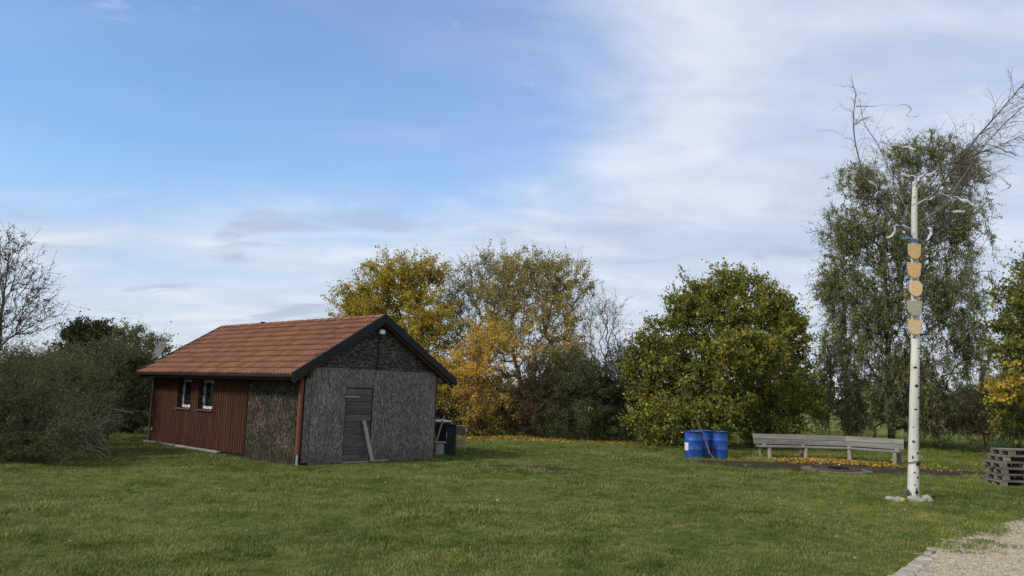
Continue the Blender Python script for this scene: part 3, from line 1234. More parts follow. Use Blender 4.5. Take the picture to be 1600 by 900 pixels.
# floodlight under the gable
fl = empty('floodlight', BWp(2.19, -.05, 3.50), BARN_RZ)
tag(fl, 'small white floodlight under the peak of the barn gable', 'floodlight')
mb = MB()
mb.bbox((-.09, -.16, -.06), (.09, -.06, .07), .015)
mb.build('housing', M['zinc'], fl)
mb = MB()
mb.bbox((-.075, -.172, -.045), (.075, -.160, .055), .004)
mb.build('lens', M['white_paint'], fl)
mb = MB()
mb.bbox((-.02, -.065, -.02), (.02, .05, .02), .004)
mb.build('bracket', M['black_trim'], fl)

# satellite dish on the far gable
sd = empty('satellite_dish', BWp(.05, 9.02, 2.2), 0)
tag(sd, 'grey satellite dish rising over the far left end of the barn roof', 'satellite dish')
c_ = at(249, 547, 26.0)
lc = c_ - Vector(sd.location)
mb = MB()
axis = Vector((-.60, -.78, .42)).normalized()
q = axis.to_track_quat('Z', 'X').to_matrix().to_4x4()
mm = Matrix.Translation(lc) @ q
mb.lathe([(.001, -.07), (.12, -.06), (.22, -.03), (.31, .02), (.33, .024), (.31, .03), (.22, -.02), (.12, -.05), (.001, -.06)], 28, True, mm, cap=False)
mb.build('reflector', M['dish_grey'], sd)
mb = MB()
wl = Vector((lc.x + .16, lc.y - .30, lc.z - .75))
mb.tube([lc - axis * .06, lc - axis * .15, lc - axis * .15 - Vector((0, 0, .75)), wl], .02, 8)
mb.build('mast', M['zinc'], sd)
mb = MB()
mb.tube([lc - Vector((0, 0, .28)) + axis * .02, lc + axis * .38 - Vector((0, 0, .20))], .012, 6)
mb.tube([lc + axis * .38 - Vector((0, 0, .20)), lc + axis * .30 - Vector((0, 0, .17))], .03, 8)
mb.build('feed_arm', M['zinc'], sd)

# plank leaning on the door
a_, b_ = BWp(1.99, -.30, .0), BWp(1.83, -.06, 1.05)
ax = (b_ - a_)
pk = MB()
pk.bbox((-.055, -.013, 0), (.055, .013, ax.length), .004)
zq = ax.normalized()
yq = (-bv - zq * (-bv).dot(zq)).normalized()
xq = yq.cross(zq)
po = pk.build('plank', M['grey_plank'])
po.matrix_world = Matrix(((xq.x, yq.x, zq.x, a_.x), (xq.y, yq.y, zq.y, a_.y), (xq.z, yq.z, zq.z, a_.z + .035), (0, 0, 0, 1)))
tag(po, 'pale weathered plank leaning against the barn door', 'plank')
# ------------------------------------------------------------------ things beside the barn
def thing(name, loc, label, cat, rz=0.0, group=None):
    return tag(empty(name, loc, rz), label, cat, group)


# black smoker cabinet
smk = thing('smoker_cabinet', (-1.94, 24.45, 0), 'black steel smoker cabinet standing behind the corner of the barn', 'smoker', R(8))
mb = MB()
mb.bbox((-.31, -.2, .30), (.31, .22, .88), .012)
mb.build('body', M['steel_dark'], smk)
mb = MB()
mb.bbox((-.335, -.225, .885), (.335, .245, .915), .006)
mb.build('top_plate', M['black_trim'], smk)
mb = MB()
mb.bbox((-.02, -.215, .34), (.285, -.202, .84), .005)
sdoor = mb.build('door', M['black_trim'], smk)
mb = MB()
mb.tube([(.02, -.235, .5), (.02, -.235, .68)], .012, 6)
mb.build('handle', M['zinc'], sdoor)
for sx_ in (-.28, .28):
    for sy_ in (-.17, .19):
        mb = MB()
        mb.box((sx_ - .02, sy_ - .02, -.02), (sx_ + .02, sy_ + .02, .30))
        mb.build('leg', M['steel_dark'], smk)
# sheet of white board lying on it
mb = MB()
mb.prism([(-.30, .0), (-.27, .05), (.02, .058), (.22, .03), (.28, .012), (.06, .0)], -.22, .20)
o = mb.build('white_board', M['white_paint'], None, (-2.02, 24.40, .985), (0, 0, R(10)))
tag(o, 'chipped white board lying on a log on top of the black smoker cabinet', 'board')
mb = MB()
mb.tube([(-.2, -.1, .0), (.2, .1, .0)], .034, 8)
o = mb.build('small_log', M['bark_grey'], None, (-2.0, 24.42, .950))
tag(o, 'short thin log under the white board on the smoker cabinet', 'log')
# masonry block
mb = MB()
mb.bbox((-.16, -.12, 0), (.16, .12, .36), .02)
bl = thing('masonry_block', (-2.06, 24.0, -.01), 'pale crumbling masonry block at the right corner of the barn', 'block', R(12))
mb.build('stone', M['block'], bl)
mb = MB()
mb.bbox((-.18, -.14, .362), (.18, .14, .405), .01)
mb.build('cap_slab', M['concrete'], bl)
# black crate
cr = thing('plastic_crate', (-1.77, 24.02, 0), 'black plastic crate in the grass before the smoker cabinet', 'crate', R(-6))
for (a_, b_) in (((-.17, -.13), (.17, -.115)), ((-.17, .115), (.17, .13)), ((-.17, -.114), (-.155, .114)), ((.155, -.114), (.17, .114))):
    mb = MB()
    mb.box((*a_, .0), (*b_, .32))
    mb.build('side_wall', M['black_plastic'], cr)
mb = MB()
mb.box((-.155, -.115, .0), (.155, .115, .012))
mb.build('bottom', M['black_plastic'], cr)
for (a_, b_) in (((-.19, -.15), (.19, -.116)), ((-.19, .116), (.19, .15))):
    mb = MB()
    mb.bbox((*a_, .322), (*b_, .345), .004)
    mb.build('rim', M['black_plastic'], cr)
# wire mesh panel in a frame
mp = thing('mesh_panel', (-1.53, 25.0, 0), 'framed grey wire mesh panel standing right of the smoker cabinet', 'mesh panel', R(5))
mb = MB()
for x_ in (-.19, .19):
    mb.tube([(x_, 0, .20 if x_ < 0 else -.03), (x_, 0, .84)], .013, 6)
for z_ in (.22, .84):
    mb.tube([(-.19, 0, z_), (.19, 0, z_)], .011, 6)
mb.build('frame', M['zinc'], mp)
mb = MB()
for k in range(1, 22):
    x_ = -.19 + .38 * k / 22
    mb.tube([(x_, 0, .22), (x_, 0, .84)], .0035, 3, False)
for k in range(1, 36):
    z_ = .22 + .62 * k / 36
    mb.tube([(-.19, .004, z_), (.19, .004, z_)], .0035, 3, False)
mb.build('wire_mesh', M['dish_grey'], mp)
# pale batten leaning there
mb = MB()
p0, p1 = Vector((-2.18, 23.95, .40)), Vector((-1.985, 24.2, 1.18))
dv_ = p1 - p0
mb.bbox((-.018, -.018, 0), (.018, .018, dv_.length), .003)
o = mb.build('batten', M['grey_plank'])
o.location = p0
o.rotation_mode = 'QUATERNION'
o.rotation_quaternion = dv_.to_track_quat('Z', 'X')
tag(o, 'thin pale batten leaning on the smoker cabinet from the masonry block', 'batten')

# ------------------------------------------------------------------ barrels
barrel_prof = [(.27, 0), (.285, .012), (.29, .06), (.293, .28), (.300, .295), (.300, .325), (.293, .34), (.293, .56), (.300, .575), (.300, .605), (.293, .62), (.288, .80), (.292, .83), (.300, .845), (.300, .88), (.292, .886), (.280, .884), (.276, .84), (.276, .10), (.0, .09)]


def barrel(loc, sc, label, rz=0.0, paper=False):
    t = thing('plastic_barrel', loc, label, 'barrel', rz, 'blue barrels by the bench')
    q = MB()
    q.lathe([(r_ * sc, z_) for r_, z_ in barrel_prof], 36, True, None, False)
    q.add([(math.cos(a) * .27 * sc, math.sin(a) * .27 * sc, 0) for a in [k * math.pi / 18 for k in range(36)]], [tuple(range(36))[::-1]])
    q.build('body', M['barrel_blue'], t)
    q = MB()
    q.lathe([(.302 * sc, .846), (.307 * sc, .85), (.307 * sc, .878), (.302 * sc, .882)], 36, True, None, False)
    q.build('rim_band', M['black_plastic'], t)
    if paper:
        q = MB()
        n = 6
        vs_, fs = [], []
        for z_ in (.27, .52):
            for k in range(n):
                a = R(-172 + 36 * k / (n - 1))
                vs_.append((.3015 * sc * math.cos(a), .3015 * sc * math.sin(a), z_))
        for k in range(n - 1):
            fs.append((k, k + 1, n + k + 1, n + k))
        q.add(vs_, fs, True)
        q.build('paper_label', M['label_paper'], t)
    return t


barrel((6.06, 25.45, 0), 1.0, 'wide blue plastic barrel with a white paper label on its side, leftmost of three', 0, True)
barrel((6.60, 26.20, 0), .98, 'shaded blue plastic barrel between the two others', R(40))
barrel((7.02, 25.75, 0), .80, 'narrow blue plastic barrel nearest to the bench', R(100))
mb = MB()
a_ = Vector((6.74, 25.42, .0))
pts = [a_, Vector((6.56, 25.38, .20)), Vector((6.45, 25.36, .52)), Vector((6.30, 25.25, .86)), Vector((6.12, 25.10, 1.18)), Vector((5.98, 25.02, 1.40))]
mb.tube(pts, [.022, .026, .024, .021, .018, .013], 7)
mb.tube([pts[2], pts[2] + Vector((-.05, -.03, .09)), pts[2] + Vector((-.04, -.05, .16))], [.02, .02, .012], 6)
tag(mb.build('crooked_stick', M['stick']), 'crooked pale stick leaning against the blue barrels', 'stick')

# ------------------------------------------------------------------ curved bench
bench = thing('curved_bench', (10.4, 26.2, 0), 'long curved bench of weathered grey planks on log posts', 'bench')
bo = Vector(bench.location)
BP = [Vector((8.32, 26.45, 0)), Vector((10.28, 26.80, 0)), Vector((11.62, 26.82, 0)), Vector((13.02, 25.62, 0))]
ctr = Vector((9.9, 22.6, 0))


def inward(p):
    return (ctr - p).normalized()


def plank_between(a, b, zc, width, thick, name, m, parent, tilt=0.0, ext=(0, 0), vertical=False):
    d = (b - a).normalized()
    nrm = Vector((d.y, -d.x, 0))
    if nrm.dot(ctr - (a + b) / 2) < 0:
        nrm = -nrm
    a2, b2 = a - d * ext[0], b + d * ext[1]
    L_ = (b2 - a2).length
    q = MB()
    if vertical:
        q.bbox((0, -thick / 2, -width / 2), (L_, thick / 2, width / 2), .006)
    else:
        q.bbox((0, -width / 2, -thick / 2), (L_, width / 2, thick / 2), .006)
    o = q.build(name, m, parent)
    yx = -nrm
    zx = Vector((0, 0, 1))
    rot = Matrix(((d.x, yx.x, 0), (d.y, yx.y, 0), (0, 0, 1)))
    if rot.determinant() < 0:
        rot = Matrix(((d.x, -yx.x, 0), (d.y, -yx.y, 0), (0, 0, 1)))
        tilt = -tilt
    rot = rot @ Matrix.Rotation(tilt, 3, 'X')
    loc = a2 - bo + Vector((0, 0, zc))
    o.matrix_local = Matrix.Translation(loc) @ rot.to_4x4()
    return o


for k in range(3):
    a_, b_ = BP[k], BP[k + 1]
    j = random.uniform(-.006, .006)
    plank_between(a_, b_, .725 + j, .165, .045, 'back_board', M['bench_wood'], bench, R(-10), (.0, -.012), True)
    off = inward((a_ + b_) / 2) * .03
    plank_between(a_ + off, b_ + off, .553 + j, .165, .045, 'back_board', M['bench_wood'], bench, R(-10), (.0, -.012), True)
    for w_ in (.17, .36):
        ia, ib = a_ + inward(a_) * w_, b_ + inward(b_) * w_
        plank_between(ia, ib, .415 + random.uniform(-.004, .004), .175, .05, 'seat_plank', M['bench_wood'], bench, 0, (-.01, -.02))
sup = [BP[0] + (BP[1] - BP[0]) * .16, BP[1] - (BP[1] - BP[0]) * .10, BP[2] + (BP[3] - BP[2]) * .06, BP[3] - (BP[3] - BP[2]) * .10]
for p in sup:
    f_ = p + inward(p) * .38
    r_ = p + inward(p) * .02
    mb = MB()
    q0 = f_ - bo
    mb.tube([q0 + Vector((0, 0, -.05)) + inward(p) * .05, q0 + Vector((0, 0, .388)) - inward(p) * .01], [.078, .070], 12)
    mb.build('leg', M['bench_log'], bench)
    mb = MB()
    q1 = r_ - bo - inward(p) * .06
    mb.tube([q1 + Vector((0, 0, -.05)), q1 + Vector((0, 0, .70)) - inward(p) * .09], [.075, .06], 12)
    mb.build('leg', M['bench_log'], bench)
    mb = MB()
    c0 = f_ - bo + Vector((0, 0, .46)) - inward(p) * .24
    mb.tube([c0 + Vector((0, 0, -.16)), c0 + Vector((0, 0, .03))], [.068, .066], 12)
    mb.build('cross_support', M['bench_log'], bench)

# ------------------------------------------------------------------ fire ring
fr = thing('fire_pit', (9.66, 23.0, 0), 'round fire pit with rusty iron ring flush in bare ground before the bench', 'fire pit')
nst = 15
for k in range(nst):
    a0, a1 = 2 * math.pi * k / nst + .03, 2 * math.pi * (k + 1) / nst - .03
    q = MB()
    vs_ = []
    for z_ in (-.05, .010 + random.uniform(-.016, .014)):
        for (rr_, aa) in ((.70, a0), (.98, a0), (.98, (a0 + a1) / 2), (.98, a1), (.70, a1), (.70, (a0 + a1) / 2)):
            vs_.append((rr_ * math.cos(aa), rr_ * math.sin(aa), z_))
    q.add(vs_, [(0, 5, 4, 3, 2, 1), (6, 7, 8, 9, 10, 11)] + [(i, (i + 1) % 6, (i + 1) % 6 + 6, i + 6) for i in range(6)])
    q.build('rim_stone', M['pit_stone'], fr)
mb = MB()
mb.lathe([(.66, -.06), (.66, .055), (.64, .055), (.64, -.06)], 40, True, None, False)
mb.build('iron_ring', M['rust'], fr)
mb = MB()
vs_ = [(.0, .0, .05)]
for rr_, z_ in ((.35, .035), (.64, .01)):
    for k in range(24):
        a = k * math.pi / 12
        vs_.append((rr_ * math.cos(a), rr_ * math.sin(a), z_ + random.uniform(-.015, .02)))
fs = [(0, 1 + k, 1 + (k + 1) % 24) for k in range(24)] + [(1 + k, 25 + k, 25 + (k + 1) % 24, 1 + (k + 1) % 24) for k in range(24)]
mb.add(vs_, fs, True)
mb.build('ash_bed', M['ash'], fr)
for k in range(4):
    a = random.uniform(0, 6.28)
    mb = MB()
    c_, s_ = math.cos(a), math.sin(a)
    mb.tube([(-.3 * c_, -.3 * s_ + .1 * k - .2, .06), (.02, .1 * k - .2, .085), (.28 * c_, .28 * s_ + .1 * k - .2, .065)], [.03, .035, .025], 7)
    mb.build('charred_log', M['dark_core'], fr)

# ------------------------------------------------------------------ pallets
PL, PD, PH = 1.2, .8, .154
pm = {}


def pbox(key, lo, hi):
    if key not in pm:
        q = MB()
        q.bbox(lo, hi, .006)
        pm[key] = q.mesh(key, M['pallet_wood'])
    return pm[key]


def pallet(loc, rz, label):
    t = thing('wooden_pallet', loc, label, 'pallet', rz, 'pallets stacked at the right edge')
    for k in range(6):
        link('deck_board', pbox('deck_board', (-PL / 2, -.058, 0), (PL / 2, .058, .022)), t, (0, -PD / 2 + .058 + (PD - .116) * k / 5, PH - .024))
    for x_ in (-PL / 2 + .0725, 0, PL / 2 - .0725):
        link('stringer', pbox('stringer', (-.07, -PD / 2, 0), (.07, PD / 2, .020)), t, (x_, 0, PH - .046))
        for y_ in (-PD / 2 + .05, 0, PD / 2 - .05):
            link('block', pbox('block', (-.07, -.05, 0), (.07, .05, .083)), t, (x_, y_, .0225))
    for y_ in (-PD / 2 + .05, 0, PD / 2 - .05):
        link('base_board', pbox('base_board', (-PL / 2, -.05, 0), (PL / 2, .05, .021)), t, (0, y_, 0.0005))
    return t


plab = ['wooden pallet on the grass, lowest of the stack at the right edge', 'second wooden pallet from the bottom of the stack at the right edge',
        'third wooden pallet from the bottom of the stack at the right edge', 'fourth wooden pallet from the bottom, with its end over the lower ones',
        'fifth wooden pallet from the bottom, set back to the right', 'topmost wooden pallet of the stack at the right edge']
for k, (dx, dy, dr) in enumerate(((0, 0, 0), (.06, .03, 2), (.05, .0, -1), (.0, .04, 3), (.13, .05, 1), (.24, .08, 5))):
    pallet((12.92 + dx, 19.85 + dy, -.01 + PH * 1.004 * k), R(-4 + dr), plab[k])

# ------------------------------------------------------------------ birch pole with shields and ribbons
BY = 16.34
pole = thing('birch_pole', (8.45, BY, 0), 'tall white birch trunk set up as a festive pole with bare branches', 'birch pole')
po_ = Vector(pole.location)


def L(px_, py_, Y):
    return at(px_, py_, Y) - po_


tp = [(1427, 783), (1427.5, 700), (1428.5, 620), (1430.5, 540), (1430, 470), (1429, 400), (1428.5, 340), (1429.5, 284)]
tr_ = [.112, .101, .093, .087, .080, .071, .062, .052]
mb = MB()
pts, rad = [], []
for k in range(len(tp) - 1):
    for s_ in range(4):
        f_ = s_ / 4
        pts.append(L(tp[k][0] * (1 - f_) + tp[k + 1][0] * f_, tp[k][1] * (1 - f_) + tp[k + 1][1] * f_, BY))
        rad.append((tr_[k] * (1 - f_) + tr_[k + 1] * f_) * random.uniform(.97, 1.04))
pts.append(L(*tp[-1], BY))
rad.append(tr_[-1])
mb.tube(pts, rad, 16, ref=(1, 0, 0))
mb.build('trunk', M['birch'], pole)
# bark scars: dark lens-shaped lips
tw_scar = random.Random(3)
mb = MB()
for (x_, y_, wd, hd) in ((1425, 757, 2.5, 3), (1428, 769, 5, 8), (1430, 746, 5, 3), (1425, 738, 3, 2), (1430, 726, 6, 6), (1424, 690, 4, 3), (1431, 708, 6, 4), (1424, 668, 4, 3), (1431, 655, 4, 2),
                         (1427, 640, 5, 3), (1433, 622, 6, 4), (1429, 604, 7, 5), (1427, 575, 7, 5), (1434, 560, 4, 2), (1432, 545, 5, 2), (1426, 528, 4, 2), (1432, 330, 3, 3), (1427, 310, 3, 3), (1430, 292, 3, 2), (1433, 590, 3, 2), (1423, 715, 3, 5)):
    i = min(range(len(pts)), key=lambda q: abs((pts[q] + po_ - at(x_, y_, BY)).z))
    c_, rr_ = pts[i], rad[i]
    k_ = BY / FPX
    zc = at(x_, y_, BY).z - po_.z
    off = max(-.85, min(.85, (at(x_, y_, BY).x - po_.x - c_.x) / rr_))
    th0 = math.asin(off)
    vs_ = []
    wsc = tw_scar.uniform(.4, .65)
    for j in range(9):
        tt = -1 + j / 4
        th = th0 + tt * wd * wsc * k_ / rr_
        hh = hd * k_ * tw_scar.uniform(.3, .75) * (1 - abs(tt)) * tw_scar.uniform(.6, 1.3) + .003
        for sg in (-.6, 1.4):
            vs_.append((c_.x + (rr_ * 1.035) * math.sin(th), c_.y - (rr_ * 1.035) * math.cos(th), zc + sg * hh))
    mb.add(vs_, [(2 * j, 2 * j + 2, 2 * j + 3, 2 * j + 1) for j in range(8)])
tag(mb.build('bark_scars', M['scar'], pole), kind='stuff')

# limbs and twigs of the pole
tw_rng = random.Random(21)
limbs = [
    [(1427, 372, 0), (1404, 349, -.2), (1373, 308, -.5), (1351, 274, -.7), (1336, 221, -.9), (1334, 176, -1.0), (1337, 150, -1.0), (1333, 134, -1.0)],
    [(1427, 345, 0), (1412, 318, .2), (1392, 274, .5), (1373, 228, .6), (1351, 194, .6), (1344, 160, .7)],
    [(1430, 318, 0), (1456, 306, -.2), (1487, 266, -.6), (1521, 221, -1.0), (1558, 179, -1.3), (1602, 128, -1.6), (1640, 90, -1.8)],
    [(1430, 352, 0), (1472, 323, .2), (1509, 270, .4), (1547, 217, .5), (1602, 164, .6), (1650, 130, .6)],
    [(1428, 362, 0), (1400, 350, .4), (1388, 335, .6), (1372, 300, .8), (1366, 260, .9), (1380, 205, 1.0)],
    [(1429, 300, 0), (1440, 278, -.1), (1462, 262, -.4), (1500, 250, -.8), (1540, 236, -1.1), (1590, 215, -1.4)],
    [(1429, 330, 0), (1445, 318, .2), (1470, 352, .5), (1492, 345, .8)],
    [(1428, 378, 0), (1448, 362, .2), (1456, 345, .3), (1500, 300, .6), (1560, 268, .9)],
]


def catmull(P, per=5):
    out = []
    n = len(P)
    for i in range(n - 1):
        p0, p1, p2, p3 = P[max(i - 1, 0)], P[i], P[i + 1], P[min(i + 2, n - 1)]
        for s in range(per):
            t_ = s / per
            out.append(.5 * ((2 * p1) + (p2 - p0) * t_ + (2 * p0 - 5 * p1 + 4 * p2 - p3) * t_ ** 2 + (3 * p1 - p0 - 3 * p2 + p3) * t_ ** 3))
    out.append(P[-1])
    return out


tw = MB()


def twig(p, d, ln, r0, depth):
    n = 5
    P = [p]
    for k in range(n):
        d = (d + Vector((tw_rng.gauss(0, .16), tw_rng.gauss(0, .16), tw_rng.gauss(-.035, .12)))).normalized()
        p = p + d * ln / n
        P.append(p)
        if depth > 0 and k >= 1 and tw_rng.random() < .8:
            s_ = (d + Vector((tw_rng.gauss(0, .55), tw_rng.gauss(0, .55), tw_rng.gauss(0, .35)))).normalized()
            twig(p, s_, ln * tw_rng.uniform(.3, .6), r0 * .55, depth - 1)
    tw.tube(P, [r0 * (1 - .75 * k / n) for k in range(n + 1)], 3, False)


for li, lm in enumerate(limbs):
    P = catmull([L(x_, y_, BY + dy) for x_, y_, dy in lm])
    n = len(P)
    r0 = (.017, .015, .024, .021, .011, .013, .008, .011)[li]
    q = MB()
    q.tube(P, [r0 * (1 - .8 * k / (n - 1)) + .003 for k in range(n)], 6, False)
    q.build('limb', M['bark_grey'], pole)
    right = li in (2, 3, 5, 7)
    for k in range(int(n * .3), n):
        t_ = (P[min(k + 1, n - 1)] - P[max(k - 1, 0)]).normalized()
        for _ in range(3 if right else 1):
            side_ = Vector((tw_rng.gauss(.12 if right else -.05, .55), tw_rng.gauss(0, .5), tw_rng.gauss(-.12 if right else .1, .45)))
            twig(P[k], (t_ * .9 + side_).normalized(), tw_rng.uniform(.45, 1.25) * (1 if right else .75) * (1.1 - .85 * k / n), .0058 if right else .0048, 2)
tag(tw.build('twigs', M['twig_red'], pole), kind='stuff')
# dark cord tied round the trunk
mb = MB()
c_ = L(1427, 722, BY)
ringp = [c_ + Vector((.125 * math.sin(a), -.125 * math.cos(a), .02 * math.cos(2 * a))) for a in [k * math.pi / 10 for k in range(21)]]
mb.tube(ringp, .009, 5, False)
mb.tube([ringp[1], ringp[1] + Vector((.02, -.01, -.07)), ringp[1] + Vector((.035, -.01, -.13))], .011, 5)
tag(mb.build('cord', M['scar'], None, po_), 'dark cord knotted round the lower birch trunk', 'cord')

# shields
sh_lab = ['topmost wooden shield on the birch pole, just under the blue ribbon', 'second wooden shield from the top, with notched upper corners', 'third wooden shield from the top, with a rounded top and tilted',
          'weathered greyish shield, fourth from the top of the birch pole', 'lowest wooden shield on the birch pole, palest of the five']
sh_shape = [
    [(-.140, .155), (-.05, .168), (.05, .160), (.140, .165), (.135, .02), (.128, -.08), (.07, -.145), (0, -.165), (-.08, -.140), (-.135, -.07), (-.142, .03)],
    [(-.158, .150), (-.115, .170), (-.06, .145), (.0, .150), (.06, .140), (.115, .168), (.150, .150), (.135, .03), (.130, -.09), (.06, -.155), (0, -.175), (-.07, -.145), (-.128, -.08), (-.135, .04)],
    [(-.12, .12), (-.02, .165), (.09, .155), (.138, .09), (.140, -.02), (.122, -.10), (.05, -.165), (-.02, -.160), (-.10, -.12), (-.138, -.04), (-.135, .06)],
    [(-.148, .160), (-.05, .150), (.05, .152), (.150, .160), (.140, .0), (.135, -.09), (.07, -.150), (0, -.165), (-.08, -.150), (-.140, -.08), (-.145, .03)],
    [(-.152, .165), (-.08, .135), (.0, .130), (.08, .138), (.155, .168), (.130, .05), (.140, -.05), (.115, -.125), (.04, -.165), (-.04, -.165), (-.115, -.12), (-.142, -.04), (-.130, .06)]]
sh_mat = ['shield_wood', 'shield_wood', 'shield_wood_pale', 'shield_grey', 'shield_wood_pale']
for k, (x_, y_) in enumerate(((1429, 393), (1428.5, 422.5), (1430.5, 451), (1429.5, 481.5), (1429.5, 510.5))):
    p = at(x_, y_, BY - .125)
    sh = thing('wooden_shield', p, sh_lab[k], 'shield', 0, 'wooden shields on the birch pole')
    sh.rotation_euler = (R(random.uniform(-2, 2)), R((0, 1, 3, 0, -1)[k]), R(random.uniform(-4, 4)))
    q = MB()
    q.prism([(x * .97, z * .98) for x, z in sh_shape[k]], -.014, .012)
    q.build('board', M[sh_mat[k]], sh)
    q = MB()
    n_ = len(sh_shape[k])
    ring_ = [Vector((x, .0, z)) for x, z in sh_shape[k]]
    q.tube(ring_ + [ring_[0]], .011, 5, False)
    q.build('edge_rope', M['shield_grey'], sh)

# ribbons: strips of crepe paper blown in the wind
rib_rng = random.Random(8)
ribs = [
    ('ribbon_pink', [(1337, 167, -1.0), (1372, 165, -1.05), (1405, 164, -1.1), (1419, 165, -1.1), (1423, 172, -1.1), (1418, 180, -1.15), (1426, 183, -1.15), (1435, 180, -1.2)], .035, 'long thin pinkish ribbon streaming from the top of the left branch'),
    ('ribbon_green', [(1334, 195, -.9), (1348, 187, -1.0), (1364, 180, -1.0)], .06, 'pale green ribbon fluttering high on the left branch'),
    ('ribbon_white', [(1407, 271, -.1), (1420, 274, -.15), (1435, 276, -.15), (1450, 272, -.1), (1463, 268, -.1)], .07, 'white ribbon lying flat over the cut top of the birch trunk'),
    ('ribbon_white', [(1345, 245, -.7), (1362, 244, -.75), (1376, 247, -.8), (1390, 254, -.8), (1405, 252, -.8)], .055, 'long white ribbon streaming level left of the pole top'),
    ('ribbon_white', [(1349, 259, -.7), (1364, 258, -.75), (1378, 260, -.8), (1372, 266, -.8)], .05, 'short hooked white ribbon just below the long level one'),
    ('ribbon_white', [(1376, 222, .5), (1394, 227, .5), (1412, 229, .5), (1430, 233, .4)], .06, 'white ribbon level in the dark treetop left above the pole top'),
    ('ribbon_white', [(1376, 293, .4), (1392, 291, .4), (1406, 293, .35)], .05, 'small white ribbon close to the trunk left below its cut top'),
    ('ribbon_white', [(1355, 283, -.6), (1366, 287, -.65), (1371, 298, -.65), (1367, 308, -.6)], .06, 'white ribbon hanging downward from the lower left branch'),
    ('ribbon_white', [(1385, 372, -.1), (1397, 364, -.2), (1399, 353, -.2), (1410, 352, -.15), (1425, 358, -.1)], .05, 'white ribbon looped left of the trunk above the topmost shield'),
    ('ribbon_white', [(1443, 378, -.1), (1452, 370, -.1), (1455, 360, -.1), (1449, 355, -.1)], .06, 'short white ribbon curled right of the trunk above the topmost shield'),
    ('ribbon_white', [(1474, 304, -.5), (1490, 307, -.6), (1506, 312, -.7), (1524, 321, -.7)], .06, 'white ribbon hanging off the right branch close to the trunk'),
    ('ribbon_green', [(1478, 328, .3), (1492, 331, .3), (1508, 329, .3)], .09, 'pale green ribbon low under the right branches'),
    ('ribbon_red', [(1530, 270, .4), (1546, 273, .4), (1562, 276, .4), (1572, 285, .4), (1578, 291, .4), (1566, 299, .4), (1545, 306, .4)], .04, 'reddish ribbon curling below the right branches'),
    ('ribbon_pink', [(1544, 224, .5), (1560, 231, .5), (1576, 238, .5), (1593, 244, .5)], .05, 'pinkish ribbon at the outer end of the right branches'),
    ('ribbon_white', [(1425, 322, -.1), (1440, 314, -.15), (1452, 311, -.2), (1462, 306, -.2)], .05, 'white ribbon wound along the base of the right branch'),
]
for m_, P, wd, lab in ribs:
    pp = catmull([at(x_, y_, BY + dy) for x_, y_, dy in P], 6)
    base = pp[0].copy()
    vs_ = []
    a0 = rib_rng.uniform(0, 3)
    for k, p in enumerate(pp):
        t_ = (pp[min(k + 1, len(pp) - 1)] - pp[max(k - 1, 0)]).normalized()
        a = a0 + k * .13
        u1 = t_.cross(Vector((0, 1, 0))).normalized()
        u2 = t_.cross(u1)
        sd_ = (u1 * math.cos(a) + u2 * math.sin(a)) * wd * .42 * (1 if k < len(pp) - 2 else .5)
        wob = Vector((0, .02 * math.sin(k * 1.3), .012 * math.sin(k * .9 + a0)))
        vs_ += [p - base + sd_ + wob, p - base - sd_ + wob]
    q = MB()
    q.add(vs_, [(2 * k, 2 * k + 1, 2 * k + 3, 2 * k + 2) for k in range(len(pp) - 1)], True)
    o = q.build('ribbon', M[m_], None, base)
    if lab:
        tag(o, lab, 'ribbon', 'ribbons on the birch pole')
    else:
        tag(o, 'white ribbon fluttering from the left branches below the green one', 'ribbon', 'ribbons on the birch pole')
# blue ribbon tied round the trunk
mb = MB()
c_ = at(1429, 377, BY)
vs_, fs = [], []
for k in range(25):
    a = 2 * math.pi * k / 12
    z_ = -.03 + .06 * k / 24
    for s_ in (-.022, .022):
        vs_.append((.085 * math.sin(a), -.085 * math.cos(a), z_ + s_))
mb.add(vs_, [(2 * k, 2 * k + 2, 2 * k + 3, 2 * k + 1) for k in range(24)], True)
tail = [Vector((-.06, -.09, .02)), Vector((-.16, -.12, .05)), Vector((-.28, -.10, .03)), Vector((-.38, -.12, .055))]
tl = catmull(tail, 4)
vs_ = []
for k, p in enumerate(tl):
    vs_ += [p + Vector((0, 0, .02)), p - Vector((0, .015, .02))]
mb.add(vs_, [(2 * k, 2 * k + 1, 2 * k + 3, 2 * k + 2) for k in range(len(tl) - 1)], True)
tag(mb.build('ribbon', M['ribbon_blue'], None, c_), 'blue ribbon tied round the trunk above the topmost shield', 'ribbon', 'ribbons on the birch pole')


# ------------------------------------------------------------------ rocks round the pole
def rock_mesh(seed, sx_, sy_, sz_, m):
    r = np.random.default_rng(seed)
    nu, nv = 14, 8
    dirs = r.normal(0, 1, (22, 3))
    dirs /= np.linalg.norm(dirs, axis=1)[:, None]
    cut = r.uniform(.55, .9, 22)
    V, F = [], []
    for i in range(nv + 1):
        ph = math.pi * i / nv
        for j in range(nu):
            a = 2 * math.pi * j / nu
            d = np.array([math.sin(ph) * math.cos(a), math.sin(ph) * math.sin(a), math.cos(ph)])
            dots = dirs @ d
            k = min([1.0] + [c / q for c, q in zip(cut, dots) if q > .05])
            k *= 1 + r.normal(0, .015)
            V.append((d[0] * k * sx_, d[1] * k * sy_, d[2] * k * sz_))
    for i in range(nv):
        for j in range(nu):
            F.append((i * nu + j, (i + 1) * nu + j, (i + 1) * nu + (j + 1) % nu, i * nu + (j + 1) % nu))
    me = bpy.data.meshes.new('rock')
    me.from_pydata(V, [], F)
    me.materials.append(M[m])
    me.update()
    return me


